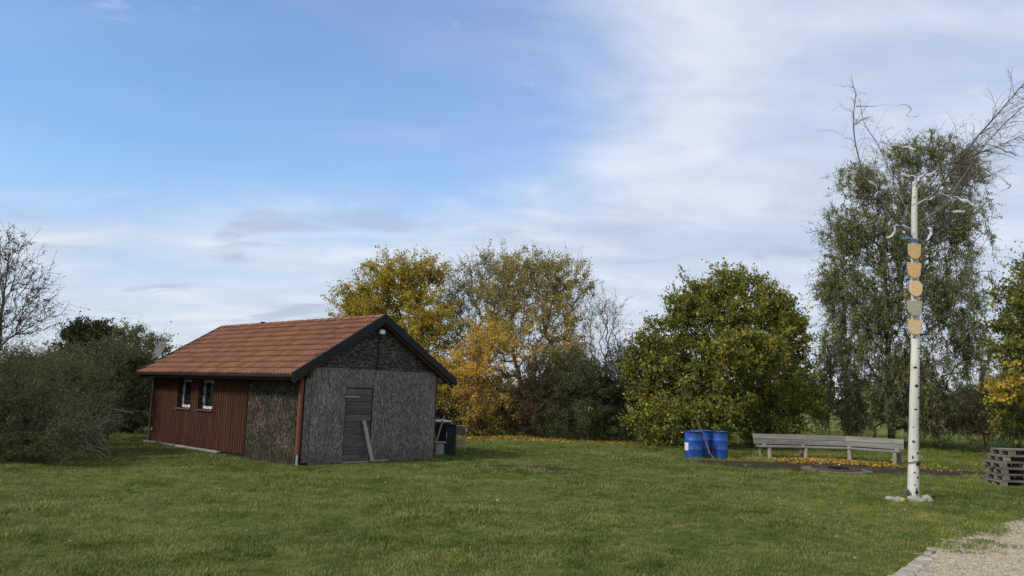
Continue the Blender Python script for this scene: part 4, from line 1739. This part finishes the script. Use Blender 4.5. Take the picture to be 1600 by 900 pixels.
for k, (x_, y_, Y_, sx_, sy_, sz_, lab) in enumerate((
        (1431, 783, 16.02, .21, .15, .13, 'large pale rock at the foot of the birch pole'),
        (1446, 779, 16.30, .13, .12, .12, 'pale rock close against the right side of the birch foot'),
        (1453, 780, 16.22, .09, .09, .09, 'small pale rock, rightmost at the birch foot'),
        (1406, 786, 15.95, .14, .13, .12, 'whitish rock with a yellow lichen spot left of the birch foot'),
        (1391, 781, 16.25, .15, .12, .08, 'mossy grey rock, leftmost at the birch foot'))):
    p = at(x_, y_, Y_)
    o = link('rock', rock_mesh(30 + k, sx_, sy_, sz_, 'rock'), None, (p.x, Y_, sz_ * .30), (0, 0, k * 1.3))
    tag(o, lab, 'rock', 'rocks round the birch pole')
    if k == 3:
        q = MB()
        n = 14
        q.add([(.0, -.118, .03)] + [(.05 * math.cos(a) * (1 + .25 * math.sin(3 * a)), -.108 + .0, .03 + .045 * math.sin(a)) for a in [i * 2 * math.pi / n for i in range(n)]], [(0, 1 + i, 1 + (i + 1) % n) for i in range(n)], True)
        lo = q.build('lichen_spot', M['lichen'], o)
        o.rotation_euler = (0, 0, 0)
p = at(1417.5, 783, 16.25)
mb = MB()
mb.bbox((-.05, -.04, -.05), (.05, .04, .23), .008)
tag(mb.build('post_stub', M['grey_board'], None, (p.x, 16.25, 0), (0, R(-3), R(8))), 'short grey wooden stub wedged left of the birch foot', 'post')
for k, (x_, y_, s_, lab) in enumerate(((1490, 832, .06, 'small white stone in the grass above the path end'), (1476, 858, .045, 'small white stone at the weedy edge of the gravel path'), (1436, 878, .06, 'pale stone lying inside the row of edging stones'))):
    d = cF * FPX + cR * (x_ - 800) + cU * (450 - y_)
    t_ = -EYE / d.z
    g_ = cC + d * t_
    tag(link('stone', rock_mesh(60 + k, s_ * 1.5, s_, s_ * .7, 'rock'), None, (g_.x, g_.y, s_ * .35), (0, 0, k)), lab, 'stone')
mb = MB()
mb.tube([(5.42, 10.55, .025), (5.72, 10.42, .03), (6.05, 10.30, .028), (6.33, 10.18, .03)], [.007, .010, .012, .014], 6)
tag(mb.build('fallen_branch', M['stick'], None), 'thin bare stick lying on the gravel path', 'stick')
# ------------------------------------------------------------------ trees and shrubs
def grow(root_pts, root_par, attr, bf, up_pen=.6):
    """greedy tree over the attractors: each joins the node with the least distance plus bf times the way to the root"""
    n0, n1 = len(root_pts), len(attr)
    P = np.concatenate([root_pts, attr])
    par = np.full(n0 + n1, -1)
    par[:n0] = root_par
    plen = np.zeros(n0 + n1)
    for i in range(1, n0):
        if par[i] >= 0:
            plen[i] = plen[par[i]] + np.linalg.norm(P[i] - P[par[i]])
    best = np.full(n1, 1e9)
    bpar = np.zeros(n1, int)
    alive = np.ones(n1, bool)

    def relax(i):
        d = attr - P[i]
        ln = np.sqrt((d * d).sum(1))
        cost = ln + up_pen * np.maximum(-d[:, 2], 0) + bf * plen[i]
        m = cost < best
        best[m] = cost[m]
        bpar[m] = i
    for i in range(n0):
        relax(i)
    order = list(range(n0))
    for _ in range(n1):
        k = int(np.argmin(np.where(alive, best, 1e9)))
        alive[k] = False
        i = n0 + k
        par[i] = bpar[k]
        plen[i] = plen[bpar[k]] + np.linalg.norm(P[i] - P[bpar[k]])
        order.append(i)
        relax(i)
    return P, par, order


def tubes(name, p0, p1, r0, r1, m, ns=5):
    d = p1 - p0
    ln = np.linalg.norm(d, axis=1)[:, None] + 1e-9
    t = d / ln
    ref = np.where(np.abs(t[:, 2:3]) < .9, np.array([[0, 0, 1.]]), np.array([[1., 0, 0]]))
    s = np.cross(t, ref)
    s /= np.linalg.norm(s, axis=1)[:, None] + 1e-9
    q = np.cross(s, t)
    p1e = p1 + t * np.minimum(r1[:, None] * .5, ln * .3)
    V, n = [], len(p0)
    for (pp, rr) in ((p0, r0), (p1e, r1)):
        for k in range(ns):
            a = 2 * math.pi * k / ns
            V.append(pp + (s * math.cos(a) + q * math.sin(a)) * rr[:, None])
    V = np.stack(V, 1).reshape(-1, 3)
    b = (np.arange(n) * 2 * ns)[:, None]
    F = []
    for k in range(ns):
        k2 = (k + 1) % ns
        F.append(np.concatenate([b + k, b + k2, b + ns + k2, b + ns + k], 1))
    F = np.stack(F, 1).reshape(-1)
    return np_mesh(name, V, F, 4, m, True)


def leaves_mesh(name, pos, size, aspect, cols, r, m, droop=.3, up=.5):
    n = len(pos)
    d = r.normal(0, 1, (n, 3))
    d[:, 2] -= droop * 1.5
    d /= np.linalg.norm(d, axis=1)[:, None]
    nn = r.normal(0, 1, (n, 3)) + np.array([0, 0, up * 2])
    sd = np.cross(d, nn)
    sd /= np.linalg.norm(sd, axis=1)[:, None] + 1e-9
    nr = np.cross(sd, d)
    L_ = (size * r.uniform(.65, 1.3, n))[:, None]
    Wd = L_ * aspect * r.uniform(.8, 1.2, (n, 1))
    fold = r.uniform(.0, .35, (n, 1)) * Wd
    base = pos - d * L_ * .5
    tip = pos + d * L_ * .5 - np.array([0, 0, 1]) * L_ * .12
    mid = pos - d * L_ * .06
    V = np.stack([base, mid + sd * Wd * .5 + nr * fold, tip, mid - sd * Wd * .5 + nr * fold], 1).reshape(-1, 3)
    F = np.arange(4 * n)
    return np_mesh(name, V, F, 4, m, False, np.repeat(cols, 4, 0))


def pal(palette, t):
    p = np.array([q[0] for q in palette])
    c = np.array([q[1] for q in palette])
    return np.stack([np.interp(t, p, c[:, k]) for k in range(3)], 1)


def tree(name, label, cat, base, blobs, palette, nattr, nleaf, lsize, aspect=.7, trunk_h=.5, trunk_r=.15, lean=(0, 0), bf=.25, seed=1,
         spread=.08, stems=1, bark='bark', weep=0.0, bare=.0, group=None, tint_var=.14, leaf_var=.16, tip=.004, shell=.45, droop=.3, expo=2.3, up_pen=.6, stray=.10, twigs=4, tlen=.42, ns=5):
    r = np.random.default_rng(seed)
    bx, by = base
    root = thing(name, (bx, by, 0), label, cat, 0, group)
    o0 = np.array([bx, by, 0.0])
    # attractors
    wts = np.array([b[6] if len(b) > 6 else b[2] * b[3] for b in blobs], float)
    wts /= wts.sum()
    which = r.choice(len(blobs), nattr, p=wts)
    d = r.normal(0, 1, (nattr, 3))
    d /= np.linalg.norm(d, axis=1)[:, None]
    rad = r.random(nattr) ** shell * np.where(r.random(nattr) < stray, r.uniform(1.0, 1.28, nattr), 1.0)
    C_, S_, T_ = [], [], []
    for b in blobs:
        px_, py_, rx, ry, Y, tt = b[:6]
        c = at(px_, py_, Y)
        k = Y / FPX
        C_.append((c.x, c.y, c.z))
        S_.append((rx * k, (rx + ry) / 2 * k * .8, ry * k))
        T_.append(tt)
    C_, S_, T_ = np.array(C_), np.array(S_), np.array(T_)
    A = C_[which] + d * rad[:, None] * S_[which]
    ok = A[:, 2] > .12
    A, which = A[ok], which[ok]
    top = A[:, 2].max()
    # root nodes
    RP, RPAR = [o0], [-1]
    for s in range(stems):
        a = r.uniform(0, 6.28)
        hh = top * trunk_h
        n = max(3, int(hh / .35))
        spr = (0 if stems == 1 else .35)
        prev = 0
        wob = np.zeros(2)
        for k in range(1, n + 1):
            f = k / n
            wob = wob + r.normal(0, .02, 2)
            RP.append(o0 + np.array([lean[0] * f * hh + spr * math.cos(a) * f * hh * .6 + wob[0], lean[1] * f * hh + spr * math.sin(a) * f * hh * .6 + wob[1], hh * f]))
            RPAR.append(prev)
            prev = len(RP) - 1
    RP = np.array(RP)
    P, par, order = grow(RP, np.array(RPAR), A, bf, up_pen)
    n0 = len(RP)
    nodet = np.concatenate([np.full(n0, .5), T_[which]])
    # hanging strands
    if weep > 0:
        kids = np.bincount(par[par >= 0], minlength=len(P))
        ends = np.where((kids == 0) & (np.arange(len(P)) >= n0))[0]
        newP, newpar, newt = [], [], []
        for e in ends:
            if r.random() > weep:
                continue
            p, pi = P[e], e
            ln = r.uniform(.4, 1.6)
            k = int(ln / .22) + 1
            dx, dy = r.normal(.10, .12, 2)
            for q in range(k):
                p = p + np.array([dx * .2, dy * .2, -.22 + .10 * max(0, 1 - q)])
                if p[2] < .9:
                    break
                newP.append(p)
                newpar.append(pi)
                pi = len(P) + len(newP) - 1
                newt.append(nodet[e])
        if newP:
            order += list(range(len(P), len(P) + len(newP)))
            P = np.concatenate([P, np.array(newP)])
            par = np.concatenate([par, np.array(newpar)])
            nodet = np.concatenate([nodet, np.array(newt)])
    # short side twigs on every branch node
    if twigs:
        cand = np.arange(n0, len(P))
        rep = np.repeat(cand, twigs)
        cen = A.mean(0)
        out = P[rep] - cen
        out /= np.linalg.norm(out, axis=1)[:, None] + 1e-6
        dd = r.normal(0, 1, (len(rep), 3)) * .75 + out * .8 + np.array([0, 0, .25 if weep == 0 else -.6])
        dd /= np.linalg.norm(dd, axis=1)[:, None]
        TP = P[rep] + dd * (tlen * r.gamma(3, .33, len(rep)))[:, None]
        order += list(range(len(P), len(P) + len(TP)))
        P = np.concatenate([P, TP])
        par = np.concatenate([par, rep])
        nodet = np.concatenate([nodet, nodet[rep]])
    # radii by the pipe rule
    acc = np.zeros(len(P))
    for i in reversed(order):
        if acc[i] == 0:
            acc[i] = tip ** expo
        if par[i] >= 0:
            acc[par[i]] += acc[i]
    rd = acc ** (1 / expo)
    sc = trunk_r / rd[0]
    rd = np.where(rd < tip * 2, rd, tip * 2 + (rd - tip * 2) * (trunk_r - tip * 2) / max(rd[0] - tip * 2, 1e-6)) if rd[0] > tip * 2 else rd * sc
    e = np.array([i for i in order if par[i] >= 0])
    p0, p1 = P[par[e]], P[e]
    r1 = rd[e]
    r0 = np.minimum(rd[par[e]], r1 * 1.35)
    # bend each edge in the middle
    ln = np.linalg.norm(p1 - p0, axis=1)
    midp = (p0 + p1) / 2 + r.normal(0, 1, (len(e), 3)) * (ln * .06)[:, None]
    rmid = (r0 + r1) / 2
    big = e < n0
    midp[big] = ((p0 + p1) / 2)[big]
    me = tubes('trunk', np.concatenate([p0, midp]) - o0, np.concatenate([midp, p1]) - o0, np.concatenate([r0, rmid]), np.concatenate([rmid, r1]), M[bark], ns)
    link('trunk', me, root)
    # leaves along thin wood
    if nleaf:
        thin = r1 < max(tip * 3.2, .014)
        idx = np.where(thin)[0]
        bl = np.ones(len(P))
        if bare:
            bl = (r.random(len(P)) > bare).astype(float)
        wt = bl[e[idx]] * (.3 + ln[idx])
        wt = wt * r.gamma(1.3, 1, len(wt))
        pick = r.choice(idx, nleaf, p=wt / wt.sum())
        f = r.random(nleaf)[:, None]
        pos = p0[pick] * (1 - f) + p1[pick] * f + r.normal(0, 1, (nleaf, 3)) * spread * np.array([1, 1, .8])
        pos = pos[pos[:, 2] > .03]
        pick = pick[:len(pos)]
        nv = r.normal(0, tint_var, len(P))
        t = nodet[e[pick]] + nv[e[pick]] + r.normal(0, leaf_var, len(pos))
        cols = pal(palette, t) * r.uniform(.78, 1.22, (len(pos), 1))
        link('crown', leaves_mesh('crown', pos - o0, lsize, aspect, cols, r, M['leaf'], droop), root)
    return root


YEL = [(0, (0.1123, 0.1495, 0.0259)), (0.3, (0.2405, 0.252, 0.0374)), (0.55, (0.4652, 0.3698, 0.0403)), (0.8, (0.6736, 0.4722, 0.0489)), (1.1, (0.6736, 0.3463, 0.0489))]
OLV = [(0, (0.1742, 0.1859, 0.0782)), (0.4, (0.3319, 0.2987, 0.0876)), (0.7, (0.5642, 0.4231, 0.0782)), (1.0, (0.7634, 0.4979, 0.0626))]
MAP = [(0, (0.078, 0.1105, 0.0226)), (0.3, (0.1487, 0.1813, 0.0311)), (0.55, (0.2621, 0.2692, 0.0426)), (0.8, (0.4959, 0.4038, 0.0539)), (1.0, (0.7792, 0.4888, 0.0567))]
WIL = [(0, (0.1325, 0.1578, 0.0582)), (0.5, (0.2523, 0.2712, 0.0987)), (1.0, (0.4415, 0.4164, 0.1391))]
BSH = [(0, (.050, .060, .022)), (.4, (.100, .110, .040)), (.7, (.150, .148, .055)), (1.0, (.22, .19, .085))]
DRK = [(0, (0.0189, 0.0297, 0.0108)), (0.5, (0.0378, 0.0513, 0.0162)), (1.0, (0.0743, 0.081, 0.0243))]
LGT = [(0, (0.0604, 0.0862, 0.0259)), (0.5, (0.1173, 0.138, 0.0414)), (1.0, (0.207, 0.1984, 0.0604))]
BRN = [(0, (0.049, 0.0392, 0.0224)), (0.5, (0.098, 0.0728, 0.0336)), (1.0, (0.182, 0.119, 0.049))]

GRP = 'trees behind the lawn'
tree('autumn_maple', 'dense golden yellow tree rising directly behind the barn roof', 'tree', (-4.6, 37.0),
     [(610, 445, 62, 46, 37, .66), (560, 478, 42, 34, 37, .60), (655, 440, 42, 40, 37, .74), (600, 500, 70, 45, 37, .58), (665, 510, 42, 62, 36, .45), (690, 600, 36, 46, 35, .5), (650, 640, 60, 40, 36, .25)],
     YEL, 950, 52000, .098, .75, .5, .17, seed=2, twigs=3, group=GRP, bare=.12, spread=0.101)
tree('hornbeam_tree', 'sparse grey green tree with upright twigs between the two golden trees', 'tree', (-1.6, 38.5),
     [(735, 440, 46, 42, 38.5, .25), (770, 425, 42, 34, 38.5, .35), (715, 490, 36, 56, 38, .2), (770, 500, 56, 60, 38, .35), (730, 570, 45, 60, 37, .15), (810, 440, 40, 46, 38.5, .4)],
     OLV, 1000, 20000, .085, .6, .35, .13, seed=3, twigs=3, group=GRP, bare=.4, stems=4, up_pen=1.8, bf=.4, spread=0.071, bark='bark_grey')
tree('golden_beech', 'broad loose golden brown tree with open twiggy top right of the barn', 'tree', (.9, 36.5),
     [(830, 430, 62, 42, 36.5, .44), (880, 445, 46, 48, 36.5, .50), (790, 470, 50, 46, 36.5, .46), (850, 500, 66, 50, 36.2, .54), (780, 545, 70, 45, 35.2, 0.86), (735, 585, 52, 36, 34.2, 1.00), (870, 565, 48, 55, 35.8, 0.68), (790, 620, 46, 36, 34.8, 0.63), (745, 630, 40, 30, 34.2, 0.78)],
     OLV, 1450, 46000, .088, .7, .35, .17, seed=4, twigs=3, group=GRP, bare=.25, stems=3, up_pen=.9, bf=.33, spread=0.080, bark='bark_grey')
tree('golden_shrub', 'low golden spray of leaves near the ground right of the smoker cabinet', 'shrub', (-.6, 34.6),
     [(780, 655, 38, 22, 34.6, .75), (720, 640, 40, 30, 34.5, .65), (750, 668, 40, 15, 34.6, .4)], OLV, 220, 5200, .085, .7, .3, .04, seed=5, stems=3, spread=0.084, group='shrubs under the trees')
tree('bare_tree', 'slim nearly leafless tree between the golden tree and the round maple', 'tree', (4.0, 36.0),
     [(935, 490, 34, 40, 36, .4), (960, 500, 36, 42, 36, .4), (915, 540, 36, 50, 36, .5), (950, 580, 46, 60, 36, .4)],
     OLV, 520, 2400, .06, .6, .4, .085, seed=6, twigs=2, group=GRP, stems=2, up_pen=2.2, bf=.55, spread=0.050, bark='bark_grey', shell=.6)
for k, (bp, bb, pl_, lab, nl) in enumerate((
        ((1.6, 34.2), [(850, 640, 58, 50, 34.2, .5), (835, 600, 40, 40, 34.4, .6)], BRN, 'brownish green shrub below the golden brown tree', 16000),
        ((3.6, 34.0), [(915, 630, 56, 60, 34.0, .45), (900, 585, 40, 40, 34.4, .5)], LGT, 'dark olive shrub under the nearly leafless tree', 20000),
        ((5.3, 33.6), [(975, 635, 52, 62, 33.6, .35), (965, 590, 40, 44, 34, .4)], DRK, 'dark green shrub left against the round maple', 20000),
        ((-1.2, 36.5), [(700, 620, 46, 60, 36.5, .3), (760, 640, 50, 40, 36.5, .3), (810, 650, 50, 36, 36.5, .2)], DRK, 'dark shadowed shrub right behind the golden spray', 17000),
        ((-4.5, 35.2), [(640, 640, 60, 50, 35.2, .4), (690, 660, 30, 34, 35, .3)], DRK, 'dark shrub between barn corner and the trees behind it', 12000))):
    tree('shrub', lab, 'shrub', bp, bb, pl_, 330, nl, .075, .65, .3, .05, seed=40 + k, stems=4, spread=0.084, group='shrubs under the trees', shell=.4)
tree('round_maple', 'big round green maple with yellowing patches behind the blue barrels', 'tree', (8.9, 32.6),
     [(1140, 510, 92, 84, 32.4, .40), (1060, 545, 62, 62, 32.2, .42), (1205, 545, 60, 86, 32.6, .30), (1130, 600, 120, 70, 31.4, .46), (1020, 595, 44, 56, 32, .40), (1240, 610, 42, 60, 32.4, .30),
      (1168, 550, 50, 32, 29.4, .92, 3000), (1090, 655, 66, 36, 30.2, .58), (1195, 650, 60, 40, 31.5, .34), (1030, 650, 46, 40, 30.8, .50), (1150, 452, 62, 26, 32.4, .45), (1085, 480, 56, 34, 32.2, .42), (1225, 500, 36, 44, 32.4, .32), (1010, 560, 36, 40, 32.2, .42)],
     MAP, 1700, 78000, .115, .9, .45, .19, seed=7, stray=.03, twigs=5, tlen=.38, group=GRP, spread=0.092, tint_var=.13, leaf_var=.1)
tree('weeping_tree', 'tall dark tree with drooping leafy twigs behind the birch pole', 'tree', (17.1, 34.8),
     [(1450, 232, 46, 34, 34.6, .45), (1405, 245, 40, 30, 34.8, .45), (1500, 258, 32, 44, 34.6, .4), (1350, 285, 44, 36, 34.8, .5), (1430, 310, 74, 50, 34.6, .4), (1330, 360, 48, 54, 34.8, .5), (1410, 380, 80, 60, 34.5, .4), (1500, 350, 40, 70, 34.4, .4),
      (1310, 440, 32, 60, 34.8, .5), (1380, 470, 80, 60, 34.5, .45), (1475, 450, 60, 70, 34.4, .35), (1325, 540, 54, 64, 34.6, .55), (1420, 560, 80, 60, 34.4, .45), (1510, 540, 34, 60, 34.6, .4), (1340, 620, 70, 40, 34.2, .55), (1460, 620, 70, 44, 34.2, .5), (1285, 600, 24, 50, 34.8, .55), (1330, 655, 46, 22, 34.0, .6), (1430, 655, 56, 24, 34.0, .55), (1490, 640, 40, 34, 34.2, .5)],
     WIL, 2500, 145000, .10, .42, .62, .16, seed=8, group=GRP, weep=.75, spread=0.055, tint_var=.2, droop=1.0, bf=.3, shell=.6, bare=.12)
tree('yellowing_maple', 'green maple with yellow sprays cut by the right edge of the photo', 'tree', (19.3, 28.0),
     [(1610, 470, 52, 66, 28, .35), (1590, 545, 40, 50, 27.8, .42), (1640, 540, 80, 90, 28, .4), (1585, 600, 44, 30, 27.2, .78, 900), (1610, 640, 60, 40, 28, .4), (1660, 430, 60, 60, 28, .4)],
     MAP, 800, 22000, .115, .85, .45, .15, seed=9, group=GRP, spread=0.092, bare=.2)
for k, (bp, bb, pl_, lab, nl) in enumerate((
        ((20.2, 33.0), [(1530, 650, 34, 34, 33, .5), (1560, 630, 40, 44, 33, .5)], BRN, 'reddish brown shrub below the drooping twigs near the right edge', 11000),
        ((21.5, 31.0), [(1590, 655, 46, 36, 31, .4), (1570, 620, 36, 30, 31, .4)], DRK, 'dark green shrub behind the pallet stack', 12000),
        ((17.6, 37.5), [(1430, 640, 60, 40, 37.5, .5), (1480, 650, 50, 36, 37.5, .5)], LGT, 'olive shrub behind the trunk of the drooping tree', 11000))):
    tree('shrub', lab, 'shrub', bp, bb, pl_, 260, nl, .07, .65, .3, .045, seed=60 + k, stems=4, spread=0.084, group='shrubs under the trees', bare=.2)
# left side
tree('sparse_tree', 'tall almost bare tree with few leaves at the left edge of the photo', 'tree', (-19.9, 30.0),
     [(10, 400, 40, 50, 30, .5), (50, 440, 40, 40, 30, .5), (-40, 430, 60, 70, 30, .5), (60, 485, 40, 40, 30, .5), (10, 490, 60, 50, 30, .5), (-60, 520, 60, 50, 30, .5)],
     BRN, 1000, 6000, .065, .65, .85, .085, seed=12, twigs=1, group='trees left of the barn', bf=.6, up_pen=1.2, bare=.35, spread=0.038, tip=.005)
tree('dark_field_tree', 'dark green flat topped tree far behind the left bushes', 'tree', (-32.5, 62.0),
     [(140, 520, 36, 22, 62, .35), (120, 530, 30, 24, 62, .35), (160, 535, 30, 24, 62, .4), (140, 560, 50, 30, 62, .3)],
     DRK, 420, 14000, .19, .8, .4, .2, seed=13, group='trees left of the barn', spread=0.139)
tree('light_field_tree', 'pale green airy tree far behind the satellite dish', 'tree', (-28.0, 60.0),
     [(205, 518, 28, 16, 60, .5), (240, 535, 28, 18, 60, .5), (190, 535, 26, 22, 60, .45), (215, 560, 50, 26, 60, .4), (255, 545, 18, 10, 60, .5)],
     LGT, 420, 5200, .16, .7, .4, .16, seed=14, group='trees left of the barn', spread=0.118, bare=.35, bark='bark_grey')
lb = 'bushes left of the barn'
for k, (bp, bb, pl_, lab, nl, ls, at_n) in enumerate((
        ((-10.9, 18.4), [(45, 655, 72, 62, 18.4, .5), (10, 640, 60, 80, 18.6, .5), (95, 680, 44, 42, 18.0, .6), (-40, 650, 60, 80, 18.6, .5)], BSH, 'nearest twiggy olive brown bush at the left edge of the lawn', 36000, .046, 900),
        ((-11.7, 21.0), [(110, 620, 56, 62, 21, .55), (140, 650, 40, 44, 20.6, .55), (85, 598, 50, 42, 21.4, .5)], BSH, 'olive brown bush second from the left with pale dry twigs before it', 30000, .05, 700),
        ((-16.3, 22.5), [(0, 592, 70, 48, 22.5, .45), (50, 582, 56, 34, 22.5, .5), (-60, 590, 60, 60, 22.5, .45)], BSH, 'tall greyish bush behind the nearest one at the left edge', 26000, .055, 600),
        ((-13.1, 25.6), [(180, 610, 42, 60, 25.6, .35), (150, 580, 44, 40, 25.8, .4), (200, 570, 34, 34, 26, .45)], BSH, 'dark olive bush in the middle between left edge and barn', 24000, .06, 520),
        ((-13.9, 29.0), [(212, 640, 34, 44, 29, .3), (225, 600, 30, 44, 29.4, .4), (190, 665, 30, 20, 28.6, .3)], DRK, 'low dark green bush tucked against the far corner of the barn', 18000, .065, 420),
        ((-18.5, 33.0), [(130, 584, 60, 34, 33, .5), (200, 584, 50, 30, 33, .6), (235, 596, 30, 36, 33, .5), (80, 575, 50, 32, 33, .5)], BRN, 'brownish bush seen over the others below the far field trees', 20000, .075, 520))):
    tree('bush', lab, 'bush', bp, bb, pl_, at_n, nl, ls, .55, .25, .035, seed=80 + k, stems=6, bark='bush_twig', twigs=3, spread=0.055, group=lb, bare=.15, tip=.003, shell=.5, ns=4)
# dry twigs in front of the bushes
tree('dry_twigs', 'pale dry twigs sticking out before the left bushes', 'dead branch', (-9.9, 19.6),
     [(120, 680, 40, 34, 19.4, .5), (150, 660, 18, 22, 19.4, .5), (90, 690, 40, 26, 19.0, .5)], BRN, 120, 0, .05, .5, .3, .018, seed=99, twigs=1, stems=4, up_pen=1.5, bf=.6, bark='twig_dry', tip=.003, shell=.8, ns=4)


# ------------------------------------------------------------------ far wood and hedges: one mass each
def leafy_mass(name, label, cat, boxes, n, size, palette, seed):
    r = np.random.default_rng(seed)
    pos, tt = [], []
    tot = sum(b[3] for b in boxes)
    for (x_, y_, h_, w_) in boxes:
        k = int(n * w_ / tot)
        d = r.normal(0, 1, (k, 3))
        d /= np.linalg.norm(d, axis=1)[:, None]
        d *= (r.random(k) ** .35)[:, None]
        p = np.stack([x_ + d[:, 0] * w_, y_ + d[:, 1] * w_ * .7, h_ * .5 + d[:, 2] * h_ * .52], 1)
        pos.append(p)
        tt.append(np.full(k, r.uniform(.15, .85)))
    pos, tt = np.concatenate(pos), np.concatenate(tt)
    k = pos[:, 2] > .1
    pos, tt = pos[k], tt[k]
    cols = pal(palette, tt + r.normal(0, .15, len(pos)))
    o = link(name, leaves_mesh(name, pos, size, .8, cols, r, M['leaf'], .2))
    return tag(o, label, cat, kind='stuff')


rw = random.Random(17)
boxes = []
for k in range(95):
    x_ = -330 + k * 7 + rw.uniform(-3, 3)
    boxes.append((x_, 270 + rw.uniform(-20, 20), rw.uniform(5, 10), rw.uniform(4, 7)))
leafy_mass('far_wood', 'low dark line of woods along the far horizon', 'wood', boxes, 42000, 1.0, LGT, 71)
boxes = []
for k in range(26):
    x_ = 22 + k * 2.6 + rw.uniform(-1, 1)
    boxes.append((x_, 84 + .1 * k + rw.uniform(-1.5, 1.5), rw.uniform(2.2, 4.2), rw.uniform(1.4, 2.4)))
leafy_mass('field_hedge', 'green hedge across the meadow behind the drooping tree', 'hedge', boxes, 26000, .30, LGT, 72)


# ------------------------------------------------------------------ fallen leaves
def fallen(name, label, n, fn, palette, size, seed):
    r = np.random.default_rng(seed)
    x, y = fn(r, n)
    pos = np.stack([x, y, gz(x, y) + r.uniform(.006, .035, len(x))], 1)
    k = len(pos)
    a = r.uniform(0, 6.28, k)
    L_ = size * r.uniform(.6, 1.3, k)
    d = np.stack([np.cos(a), np.sin(a), r.normal(0, .3, k)], 1)
    s = np.stack([-np.sin(a), np.cos(a), r.normal(0, .3, k)], 1)
    lift = np.stack([np.zeros(k), np.zeros(k), r.uniform(0, .3, k)], 1) * L_[:, None]
    V = np.stack([pos - d * L_[:, None] * .5, pos + s * L_[:, None] * .38 + lift, pos + d * L_[:, None] * .5, pos - s * L_[:, None] * .38 + lift], 1).reshape(-1, 3)
    cols = pal(palette, r.random(k)) * r.uniform(.75, 1.2, (k, 1))
    o = link(name, np_mesh(name, V, np.arange(4 * k), 4, M['litter'], False, np.repeat(cols, 4, 0)))
    tag(o, label, 'fallen leaves', kind='stuff')


LIT = [(0, (.30, .13, .025)), (.4, (.55, .30, .035)), (.75, (.68, .44, .05)), (1, (.36, .17, .04))]


def near_bench(r, n):
    t = r.random(n) * 3
    k = np.minimum(t.astype(int), 2)
    f = t - k
    B = np.array([[p.x, p.y] for p in BP])
    p = B[k] * (1 - f[:, None]) + B[k + 1] * f[:, None]
    c = np.array([9.9, 22.6])
    i = c - p
    i /= np.linalg.norm(i, axis=1)[:, None]
    q = p + i * (.85 + r.normal(0, .45, n))[:, None] + r.normal(0, .12, (n, 2))
    return q[:, 0], q[:, 1]


def barrels_side(r, n):
    return 7.9 + r.normal(0, .9, n), 26.1 + r.normal(0, .35, n)


def under_trees(r, n):
    return r.uniform(-4, 13, n), 31.8 + np.abs(r.normal(0, 1.8, n)) - .4


def lawn_specks(r, n):
    y = 9 + 22 * r.random(n) ** .6
    return r.uniform(-.6, .62, n) * y, y


def right_side(r, n):
    return r.uniform(12, 20, n), r.normal(25.6, 1.1, n)


fallen('fallen_leaves', 'thick drift of yellow fallen leaves in front of the curved bench', 3000, near_bench, LIT, .09, 1)
fallen('fallen_leaves', 'yellow fallen leaves between the blue barrels and the bench', 700, barrels_side, LIT, .08, 2)
fallen('fallen_leaves', 'brown and yellow leaf litter under the trees and shrubs', 4200, under_trees, LIT, .085, 3)
fallen('fallen_leaves', 'few pale leaves scattered over the lawn', 700, lawn_specks, [(0, (.30, .24, .10)), (1, (.45, .40, .22))], .055, 4)
fallen('fallen_leaves', 'thin scatter of yellow leaves right of the birch pole', 800, right_side, LIT, .075, 5)
